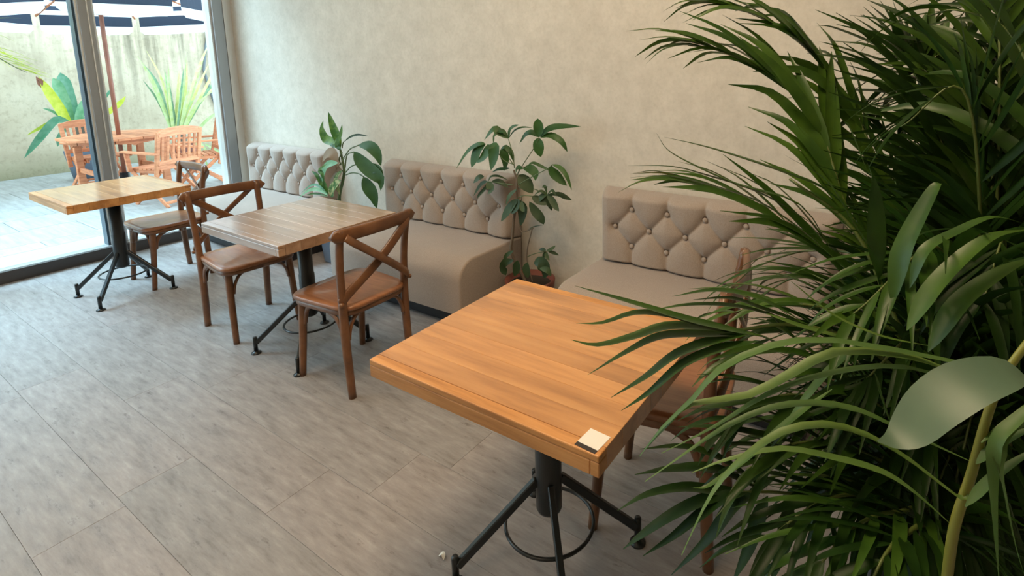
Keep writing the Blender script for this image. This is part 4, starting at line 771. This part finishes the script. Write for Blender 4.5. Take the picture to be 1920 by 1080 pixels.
blades(f7, [([(0.0942, 0.7237, 1.2192), (0.0478, 0.6954, 1.2315), (-0.0622, 0.6274, 1.2562), (-0.1207, 0.5876, 1.2516), (-0.1641, 0.5539, 1.2279), (-0.1853, 0.5337, 1.1980), (-0.2121, 0.5093, 1.1660), (-0.2299, 0.4914, 1.1362)], .0125), ([(0.0883, 0.7164, 1.2022), (0.0388, 0.6879, 1.2242), (-0.0015, 0.6642, 1.2392), (-0.0612, 0.6255, 1.2437), (-0.0985, 0.5963, 1.2221), (-0.1362, 0.5666, 1.1994), (-0.1867, 0.5314, 1.1912), (-0.2027, 0.5174, 1.1750), (-0.2257, 0.4956, 1.1429)], .0165),
            ([(0.0755, 0.6916, 1.1227), (0.0004, 0.6498, 1.1622), (-0.0364, 0.6293, 1.1817), (-0.0761, 0.6046, 1.1898), (-0.1153, 0.5776, 1.1854), (-0.1529, 0.5489, 1.1673), (-0.1846, 0.5227, 1.1422), (-0.2229, 0.4905, 1.1092)], .0125), ([(0.0708, 0.6821, 1.0914), (0.0620, 0.6754, 1.0870), (0.0174, 0.6535, 1.1249), (-0.0240, 0.6318, 1.1535), (-0.0646, 0.6075, 1.1668), (-0.1031, 0.5805, 1.1595), (-0.1311, 0.5572, 1.1367), (-0.1522, 0.5380, 1.1114), (-0.1674, 0.5213, 1.0792), (-0.1832, 0.5008, 1.0299)], .0135),
            ([(0.0638, 0.6909, 1.0377), (0.0205, 0.6706, 1.0791), (-0.0117, 0.6537, 1.1015), (-0.0537, 0.6288, 1.1163), (-0.1050, 0.5971, 1.1279), (-0.1550, 0.5617, 1.1170), (-0.1867, 0.5378, 1.1034)], .013), ([(0.0888, 0.7155, 1.1965), (0.0044, 0.6655, 1.2266), (-0.0628, 0.6200, 1.2221), (-0.1189, 0.5783, 1.2003), (-0.1644, 0.5412, 1.1669), (-0.2104, 0.5050, 1.1392)], .010),
            ([(0.0758, 0.6750, 1.1593), (0.1096, 0.7040, 1.1917), (0.1122, 0.7074, 1.1999)], .008), ([(0.1212, 0.6822, 1.2262), (0.0990, 0.6622, 1.2004), (0.0843, 0.6482, 1.1798), (0.0842, 0.6407, 1.1432), (0.0906, 0.6343, 1.0909), (0.0976, 0.6293, 1.0437)], .0135), ([(0.1278, 0.6812, 1.1999), (0.0972, 0.6600, 1.1952), (0.0869, 0.6478, 1.1693), (0.0965, 0.6446, 1.1221), (0.1092, 0.6434, 1.0749), (0.1206, 0.6445, 1.0433)], .0135),
            ([(0.0730, 0.6686, 1.1373), (0.0945, 0.6873, 1.1589), (0.1301, 0.7153, 1.1803)], .012), ([(0.0672, 0.6558, 1.0933), (0.0925, 0.6793, 1.1259), (0.1319, 0.7120, 1.1583)], .012)], 'palm_light')
blades(f7, [([(0.0987, 0.6377, 1.2605), (0.0816, 0.6272, 1.2647), (0.0519, 0.6054, 1.2544), (0.0280, 0.5856, 1.2351), (0.0110, 0.5697, 1.2127), (-0.0012, 0.5598, 1.2040), (-0.0137, 0.5514, 1.2037)], .060)], 'palm_grey', prof='wide', up=Vector((-0.2, -0.5, 0.9)), fold=0.12)
blades(f7, [([(-0.0242, 0.6455, 1.2214), (-0.0175, 0.6453, 1.1984), (-0.0041, 0.6472, 1.1640), (0.0017, 0.6510, 1.1639)], .012), ([(-0.0665, 0.6689, 1.1753), (-0.1054, 0.6356, 1.1390), (-0.1437, 0.6015, 1.0964), (-0.1778, 0.5726, 1.0662), (-0.1933, 0.5618, 1.0634)], .010)], 'palm')
f8 = ptube('frond', [(0.0621, 1.0645, 0.7254), (-0.0494, 0.9476, 0.8142), (-0.1396, 0.8819, 0.8457), (-0.2138, 0.8334, 0.8496)], (0.004, 0.002), M['rachis'], pp)
blades(f8, [([(-0.1990, 0.8432, 0.8494), (-0.2413, 0.8154, 0.8510), (-0.2869, 0.7863, 0.8571), (-0.3371, 0.7508, 0.8466), (-0.3757, 0.7201, 0.8220)], .024), ([(-0.2040, 0.8288, 0.8546), (-0.2521, 0.7947, 0.8443), (-0.2948, 0.7615, 0.8208), (-0.3340, 0.7291, 0.7895), (-0.3592, 0.7077, 0.7667)], .026), ([(-0.1945, 0.8245, 0.8623), (-0.2257, 0.8021, 0.8543), (-0.2533, 0.7786, 0.8291), (-0.2888, 0.7478, 0.7939), (-0.3276, 0.7159, 0.7638)], .026), ([(-0.1872, 0.8292, 0.8621), (-0.2109, 0.8093, 0.8412), (-0.2393, 0.7800, 0.7904), (-0.2867, 0.7367, 0.7323)], .028), ([(-0.1652, 0.8430, 0.8575), (-0.1758, 0.8263, 0.8106), (-0.1865, 0.8097, 0.7638), (-0.2030, 0.7892, 0.7171)], .028), ([(-0.1358, 0.8615, 0.8527), (-0.1349, 0.8507, 0.7971), (-0.1423, 0.8371, 0.7545), (-0.1501, 0.8242, 0.7161)], .028), ([(-0.1867, 0.8632, 0.8476), (-0.2491, 0.8282, 0.8796), (-0.3090, 0.7886, 0.8807), (-0.3607, 0.7527, 0.8728)], .024), ([(-0.1792, 0.8681, 0.8474), (-0.2431, 0.8358, 0.8972), (-0.2970, 0.8041, 0.9176), (-0.3566, 0.7640, 0.9151)], .020), ([(-0.0937, 0.9087, 0.8274), (-0.0750, 0.9113, 0.7790), (-0.0677, 0.9071, 0.7351), (-0.0756, 0.8939, 0.6960)], .026), ([(-0.0482, 0.9361, 0.8134), (-0.0298, 0.9393, 0.7694), (-0.0238, 0.9282, 0.6950)], .026)], 'palm_dark')
f9 = ptube('frond', [(0.0610, 1.1312, 0.9364), (-0.0166, 1.1670, 1.0662), (-0.1026, 1.2024, 1.2219), (-0.2268, 1.1993, 1.3124)], (0.005, 0.003), M['rachis'], pp)
blades(f9, [([(-0.1071, 1.2291, 1.2477), (-0.1653, 1.2010, 1.2998), (-0.2215, 1.1691, 1.3263), (-0.2961, 1.1259, 1.3575), (-0.3703, 1.0822, 1.3854), (-0.4395, 1.0404, 1.4058)], .034), ([(-0.1285, 1.1194, 1.1979), (-0.1861, 1.0987, 1.2837), (-0.2733, 1.0477, 1.3182), (-0.3342, 1.0118, 1.3402), (-0.3931, 0.9765, 1.3593), (-0.4643, 0.9298, 1.3625)], .020), ([(-0.1185, 1.1220, 1.1778), (-0.1825, 1.0919, 1.2388), (-0.2543, 1.0550, 1.2919), (-0.3415, 1.0041, 1.3264), (-0.4019, 0.9672, 1.3425), (-0.4591, 0.9288, 1.3405)], .018), ([(-0.1487, 1.1143, 1.2382), (-0.2381, 1.0674, 1.2996), (-0.3083, 1.0275, 1.3328), (-0.3701, 0.9933, 1.3668), (-0.4060, 0.9747, 1.3924), (-0.4244, 0.9686, 1.4227)], .020)], 'palm')
blades(f9, [([(-0.0423, 1.0488, 1.1680), (-0.0529, 1.0529, 1.2223), (-0.0603, 1.0628, 1.2946), (-0.0677, 1.0689, 1.3489), (-0.0788, 1.0683, 1.3825)], .034), ([(-0.0221, 1.0003, 1.1626), (-0.0153, 1.0205, 1.2395), (0.0030, 1.0448, 1.2990), (0.0228, 1.0683, 1.3499), (0.0296, 1.0737, 1.3541)], .034), ([(0.0004, 0.9637, 1.2086), (0.0151, 0.9848, 1.2640), (0.0531, 1.0157, 1.2916), (0.0971, 1.0494, 1.3134), (0.1424, 1.0774, 1.3029)], .022), ([(0.0015, 0.9178, 1.1587), (0.0354, 0.9545, 1.2282), (0.0898, 1.0031, 1.2895), (0.1413, 1.0403, 1.3042)], .032), ([(0.0305, 0.9305, 1.1270), (0.0644, 0.9672, 1.1965), (0.1134, 1.0092, 1.2423), (0.1577, 1.0432, 1.2649)], .034), ([(-0.0817, 1.1221, 1.3569), (-0.1016, 1.1186, 1.4048), (-0.1164, 1.1156, 1.4383), (-0.1226, 1.1129, 1.4451)], .016), ([(-0.0544, 1.0519, 1.2223), (-0.0894, 1.0398, 1.2771), (-0.1335, 1.0254, 1.3501), (-0.1983, 0.9917, 1.3964)], .02)], 'palm')
blades(f9, [([(-0.1525, 0.8740, 0.9684), (-0.1014, 0.9252, 1.0529), (-0.0418, 0.9786, 1.1203), (-0.0170, 1.0054, 1.1711)], .016), ([(-0.1552, 0.8634, 1.2235), (-0.0962, 0.8917, 1.1700), (-0.0320, 0.9275, 1.1365), (0.0378, 0.9703, 1.1191)], .014), ([(-0.1918, 0.8850, 1.1503), (-0.1438, 0.9125, 1.1289), (-0.0694, 0.9568, 1.1037), (0.0203, 1.0092, 1.0678)], .018)], 'palm_light')
f4 = ptube('frond', [(0.1807, 1.5980, 1.0437), (0.0785, 1.7093, 1.3252), (-0.0033, 1.7630, 1.4969), (-0.0565, 1.7434, 1.5742)], (0.005, 0.003), M['rachis'], pp)
blades(f4, [([(-0.0390, 1.7465, 1.5322), (-0.1057, 1.7165, 1.6028), (-0.1800, 1.6799, 1.6651)], .034), ([(-0.0421, 1.7464, 1.5420), (-0.1015, 1.7235, 1.6235), (-0.1622, 1.6970, 1.6912)], .034), ([(-0.0404, 1.7492, 1.5503), (-0.0944, 1.7311, 1.6373), (-0.1473, 1.7078, 1.6951)], .032), ([(-0.0410, 1.7387, 1.5600), (-0.0909, 1.7226, 1.6436), (-0.1276, 1.7114, 1.7090)], .036), ([(-0.0388, 1.7406, 1.5627), (-0.0757, 1.7326, 1.6433), (-0.0998, 1.7304, 1.7112)], .036), ([(-0.0365, 1.7422, 1.5627), (-0.0611, 1.7408, 1.6361), (-0.0781, 1.7428, 1.7012)], .034), ([(-0.0336, 1.7311, 1.5585), (-0.0462, 1.7370, 1.6285), (-0.0606, 1.7403, 1.6917)], .036), ([(-0.0262, 1.7349, 1.5529), (-0.0271, 1.7482, 1.6213), (-0.0209, 1.7629, 1.6732)], .032), ([(-0.0210, 1.7369, 1.5460), (-0.0109, 1.7589, 1.6210), (-0.0108, 1.7763, 1.7058)], .034), ([(-0.0117, 1.7281, 1.5323), (0.0173, 1.7611, 1.5997), (0.0310, 1.7849, 1.6715)], .03), ([(-0.0349, 1.7478, 1.5252), (-0.1281, 1.6989, 1.5893), (-0.2258, 1.6436, 1.6368), (-0.2614, 1.6210, 1.6416)], .030), ([(-0.0328, 1.7469, 1.5141), (-0.1253, 1.6937, 1.5546), (-0.2221, 1.6368, 1.5910), (-0.2511, 1.6196, 1.6012)], .028), ([(-0.0266, 1.7355, 1.4978), (-0.1228, 1.6790, 1.5339), (-0.2061, 1.6281, 1.5561)], .028)], 'palm')
# deeper fronds that only read as foliage
rnd = random.Random(5)
nd = 0
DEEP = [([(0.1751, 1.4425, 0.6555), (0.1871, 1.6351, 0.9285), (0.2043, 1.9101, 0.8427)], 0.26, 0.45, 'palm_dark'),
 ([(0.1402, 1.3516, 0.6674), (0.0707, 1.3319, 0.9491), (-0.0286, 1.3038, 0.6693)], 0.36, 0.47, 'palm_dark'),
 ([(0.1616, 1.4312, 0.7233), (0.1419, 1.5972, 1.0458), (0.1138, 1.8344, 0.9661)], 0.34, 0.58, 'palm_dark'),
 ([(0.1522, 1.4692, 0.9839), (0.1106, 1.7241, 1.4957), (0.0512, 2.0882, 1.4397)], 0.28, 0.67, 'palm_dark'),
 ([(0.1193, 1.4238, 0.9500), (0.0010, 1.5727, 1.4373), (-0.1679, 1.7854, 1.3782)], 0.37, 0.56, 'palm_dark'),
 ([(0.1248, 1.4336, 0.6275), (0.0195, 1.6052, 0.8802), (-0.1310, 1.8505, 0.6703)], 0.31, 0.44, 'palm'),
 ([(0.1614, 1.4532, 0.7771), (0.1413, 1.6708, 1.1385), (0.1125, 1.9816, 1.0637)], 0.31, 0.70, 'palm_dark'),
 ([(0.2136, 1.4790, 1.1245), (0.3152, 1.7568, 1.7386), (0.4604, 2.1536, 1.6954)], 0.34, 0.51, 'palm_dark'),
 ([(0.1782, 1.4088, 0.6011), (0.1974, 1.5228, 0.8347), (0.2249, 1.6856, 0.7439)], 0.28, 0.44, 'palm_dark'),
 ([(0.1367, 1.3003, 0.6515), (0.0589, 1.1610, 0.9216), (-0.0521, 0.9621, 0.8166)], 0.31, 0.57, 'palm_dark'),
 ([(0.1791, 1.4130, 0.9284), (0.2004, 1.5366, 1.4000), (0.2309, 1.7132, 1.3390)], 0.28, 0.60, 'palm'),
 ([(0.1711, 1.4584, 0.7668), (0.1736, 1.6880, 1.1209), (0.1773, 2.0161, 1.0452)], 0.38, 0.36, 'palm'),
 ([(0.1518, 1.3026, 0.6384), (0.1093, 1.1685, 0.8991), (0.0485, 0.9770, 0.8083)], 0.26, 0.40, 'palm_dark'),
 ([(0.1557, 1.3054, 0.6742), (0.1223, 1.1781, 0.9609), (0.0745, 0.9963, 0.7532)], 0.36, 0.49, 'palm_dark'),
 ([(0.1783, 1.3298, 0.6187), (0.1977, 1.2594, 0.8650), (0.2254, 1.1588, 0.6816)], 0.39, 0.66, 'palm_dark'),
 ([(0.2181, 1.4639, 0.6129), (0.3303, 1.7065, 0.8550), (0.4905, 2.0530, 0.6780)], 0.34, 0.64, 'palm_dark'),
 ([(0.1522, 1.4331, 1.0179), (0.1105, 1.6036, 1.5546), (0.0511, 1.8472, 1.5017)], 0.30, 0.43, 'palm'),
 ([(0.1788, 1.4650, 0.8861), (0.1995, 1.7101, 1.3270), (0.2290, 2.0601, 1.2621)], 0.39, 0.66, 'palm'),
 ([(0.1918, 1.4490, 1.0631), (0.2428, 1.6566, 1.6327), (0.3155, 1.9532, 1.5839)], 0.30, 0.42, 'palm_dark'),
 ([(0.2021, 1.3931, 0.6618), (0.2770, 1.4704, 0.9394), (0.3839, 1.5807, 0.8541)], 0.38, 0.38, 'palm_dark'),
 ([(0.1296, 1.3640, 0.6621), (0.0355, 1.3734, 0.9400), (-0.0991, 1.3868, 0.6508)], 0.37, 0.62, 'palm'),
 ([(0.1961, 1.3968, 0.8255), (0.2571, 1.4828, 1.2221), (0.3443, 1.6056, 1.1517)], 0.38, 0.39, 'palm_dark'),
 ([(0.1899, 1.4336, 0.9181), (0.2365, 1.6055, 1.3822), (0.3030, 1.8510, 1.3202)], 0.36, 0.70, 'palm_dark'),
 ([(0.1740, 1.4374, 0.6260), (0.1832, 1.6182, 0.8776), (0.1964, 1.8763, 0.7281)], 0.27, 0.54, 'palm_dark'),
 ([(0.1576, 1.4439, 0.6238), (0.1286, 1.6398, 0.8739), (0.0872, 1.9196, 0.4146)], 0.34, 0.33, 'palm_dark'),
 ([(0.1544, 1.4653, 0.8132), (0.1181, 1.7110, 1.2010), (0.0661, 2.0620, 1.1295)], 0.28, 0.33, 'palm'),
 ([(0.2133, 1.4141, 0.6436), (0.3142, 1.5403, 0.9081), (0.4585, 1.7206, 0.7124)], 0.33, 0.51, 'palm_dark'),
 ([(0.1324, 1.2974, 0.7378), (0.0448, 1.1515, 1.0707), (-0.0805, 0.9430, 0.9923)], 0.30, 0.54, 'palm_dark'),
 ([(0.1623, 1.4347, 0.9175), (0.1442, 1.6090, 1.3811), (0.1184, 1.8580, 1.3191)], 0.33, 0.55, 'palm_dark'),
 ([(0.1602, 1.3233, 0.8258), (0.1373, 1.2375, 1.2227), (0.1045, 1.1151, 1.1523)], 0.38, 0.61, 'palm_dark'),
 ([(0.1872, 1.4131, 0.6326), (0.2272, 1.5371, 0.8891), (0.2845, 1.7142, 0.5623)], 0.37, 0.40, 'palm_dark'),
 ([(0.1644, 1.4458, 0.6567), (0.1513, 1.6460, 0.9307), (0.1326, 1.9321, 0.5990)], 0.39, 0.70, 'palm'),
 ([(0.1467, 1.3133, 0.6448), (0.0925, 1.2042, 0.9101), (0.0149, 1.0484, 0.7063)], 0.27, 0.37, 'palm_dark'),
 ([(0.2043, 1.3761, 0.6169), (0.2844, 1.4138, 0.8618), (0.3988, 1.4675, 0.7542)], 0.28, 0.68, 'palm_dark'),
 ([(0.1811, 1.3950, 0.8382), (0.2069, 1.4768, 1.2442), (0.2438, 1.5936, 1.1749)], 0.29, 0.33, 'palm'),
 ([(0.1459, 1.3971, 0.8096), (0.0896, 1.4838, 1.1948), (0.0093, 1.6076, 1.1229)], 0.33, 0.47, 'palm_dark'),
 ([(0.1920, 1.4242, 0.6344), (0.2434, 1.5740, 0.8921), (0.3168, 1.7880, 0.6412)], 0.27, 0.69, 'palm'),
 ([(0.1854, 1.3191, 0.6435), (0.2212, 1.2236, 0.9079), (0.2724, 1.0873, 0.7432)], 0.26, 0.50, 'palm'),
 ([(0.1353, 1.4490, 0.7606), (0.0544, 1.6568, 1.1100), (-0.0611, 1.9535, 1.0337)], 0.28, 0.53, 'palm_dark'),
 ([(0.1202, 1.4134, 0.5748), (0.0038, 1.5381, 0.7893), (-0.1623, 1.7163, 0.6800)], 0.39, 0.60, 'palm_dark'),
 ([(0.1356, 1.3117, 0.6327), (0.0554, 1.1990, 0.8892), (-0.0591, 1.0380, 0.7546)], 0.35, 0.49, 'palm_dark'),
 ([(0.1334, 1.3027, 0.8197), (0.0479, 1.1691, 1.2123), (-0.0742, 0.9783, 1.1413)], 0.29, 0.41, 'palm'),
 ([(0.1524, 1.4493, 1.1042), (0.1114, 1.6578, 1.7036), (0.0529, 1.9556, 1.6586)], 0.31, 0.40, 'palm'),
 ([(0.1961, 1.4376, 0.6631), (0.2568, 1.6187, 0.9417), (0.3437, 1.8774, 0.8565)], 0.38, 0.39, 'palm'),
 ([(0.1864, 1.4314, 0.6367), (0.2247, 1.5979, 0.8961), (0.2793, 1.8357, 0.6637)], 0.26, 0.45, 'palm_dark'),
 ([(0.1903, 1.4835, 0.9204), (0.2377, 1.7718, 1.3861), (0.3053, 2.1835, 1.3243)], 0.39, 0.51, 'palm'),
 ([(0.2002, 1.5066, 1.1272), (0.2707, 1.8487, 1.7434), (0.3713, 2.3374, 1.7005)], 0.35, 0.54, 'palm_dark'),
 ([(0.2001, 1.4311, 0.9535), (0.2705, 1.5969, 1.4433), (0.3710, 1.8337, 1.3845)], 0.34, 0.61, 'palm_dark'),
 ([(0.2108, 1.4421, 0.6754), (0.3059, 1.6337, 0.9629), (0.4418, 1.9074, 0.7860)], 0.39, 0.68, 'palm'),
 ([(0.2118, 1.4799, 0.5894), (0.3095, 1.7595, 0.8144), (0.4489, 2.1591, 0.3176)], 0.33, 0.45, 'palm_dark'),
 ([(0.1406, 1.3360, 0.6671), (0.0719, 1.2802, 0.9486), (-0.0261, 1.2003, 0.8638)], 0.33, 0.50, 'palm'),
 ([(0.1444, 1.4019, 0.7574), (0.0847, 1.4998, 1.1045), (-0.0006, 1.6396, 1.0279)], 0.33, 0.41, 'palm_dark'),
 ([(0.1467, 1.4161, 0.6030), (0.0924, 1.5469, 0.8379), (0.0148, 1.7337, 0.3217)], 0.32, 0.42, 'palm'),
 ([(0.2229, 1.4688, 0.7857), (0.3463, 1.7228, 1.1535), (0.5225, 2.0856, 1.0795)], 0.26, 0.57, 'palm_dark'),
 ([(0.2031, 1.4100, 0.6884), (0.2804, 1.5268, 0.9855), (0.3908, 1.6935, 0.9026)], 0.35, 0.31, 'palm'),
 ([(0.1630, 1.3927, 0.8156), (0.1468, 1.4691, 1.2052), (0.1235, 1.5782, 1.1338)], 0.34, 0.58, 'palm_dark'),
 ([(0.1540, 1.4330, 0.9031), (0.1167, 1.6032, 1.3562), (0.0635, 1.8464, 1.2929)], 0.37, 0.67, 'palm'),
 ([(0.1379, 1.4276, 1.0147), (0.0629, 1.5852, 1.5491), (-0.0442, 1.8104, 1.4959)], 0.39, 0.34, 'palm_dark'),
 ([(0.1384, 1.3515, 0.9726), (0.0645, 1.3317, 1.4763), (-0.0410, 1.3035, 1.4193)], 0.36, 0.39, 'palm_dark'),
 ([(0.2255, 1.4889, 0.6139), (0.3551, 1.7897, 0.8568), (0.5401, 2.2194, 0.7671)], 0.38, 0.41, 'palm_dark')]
LOW = [([(0.0732, 1.1334, 0.7881), (-0.0502, 1.0538, 0.9194), (-0.1627, 0.9653, 0.9715), (-0.2484, 0.8775, 0.9395)], .24), ([(0.0732, 1.1334, 0.7881), (-0.0709, 1.0517, 0.9768), (-0.1756, 1.0164, 1.0251), (-0.2729, 0.9833, 1.0010)], .24), ([(0.0756, 1.1040, 0.7557), (-0.0425, 0.9916, 0.8882), (-0.1315, 0.9042, 0.9285), (-0.1976, 0.8302, 0.9008)], .26), ([(0.0779, 1.0998, 0.7271), (-0.0207, 0.9596, 0.8392), (-0.0900, 0.8698, 0.8634), (-0.1525, 0.7957, 0.8233)], .26), ([(0.0817, 1.0498, 0.7687), (0.0103, 0.9116, 0.8612), (-0.0411, 0.8308, 0.8712), (-0.0860, 0.7662, 0.8205)], .26), ([(0.0967, 1.2340, 0.7272), (-0.0463, 1.2373, 0.9104), (-0.1716, 1.2281, 0.9756), (-0.2674, 1.2159, 0.9290)], .24), ([(0.0878, 1.2282, 0.7273), (-0.0399, 1.1954, 0.8635), (-0.1301, 1.1358, 0.8651), (-0.2023, 1.0534, 0.8162)], .24), ([(0.0671, 1.2443, 0.8740), (-0.0806, 1.3023, 1.0423), (-0.2169, 1.3352, 1.0509), (-0.3149, 1.3507, 0.9686)], .24), ([(0.0643, 0.9824, 0.7935), (0.0250, 0.8520, 0.8793), (0.0016, 0.7785, 0.8938), (-0.0172, 0.7238, 0.8661)], .24)]
for i, (path, L_) in enumerate(LOW):
    palm_frond(path, stuff=True, m=('palm_dark', 'palm', 'palm_dark')[i % 3], start=0.38, L0=L_, n=18, w=0.018, ang0=50, ang1=22, droop=0.35, lift=12)
for path, L_, dr, mm in DEEP:
    palm_frond(path, stuff=True, m=mm, start=0.30, L0=L_, n=30, w=0.019, ang0=55, ang1=25, droop=dr, lift=rnd.uniform(5, 35))
for k in range(14):
    a = rnd.uniform(0, 2*pi); r_ = rnd.uniform(0.02, 0.12); x, y = PB.x+r_*cos(a), PB.y+r_*sin(a)
    ptube('cane', [(x, y, 0.27), (x+0.03*cos(a), y+0.03*sin(a), 0.6), (x+0.09*cos(a), y+0.09*sin(a), 0.95)], (0.011, 0.006), M['cane'], pp, 8)
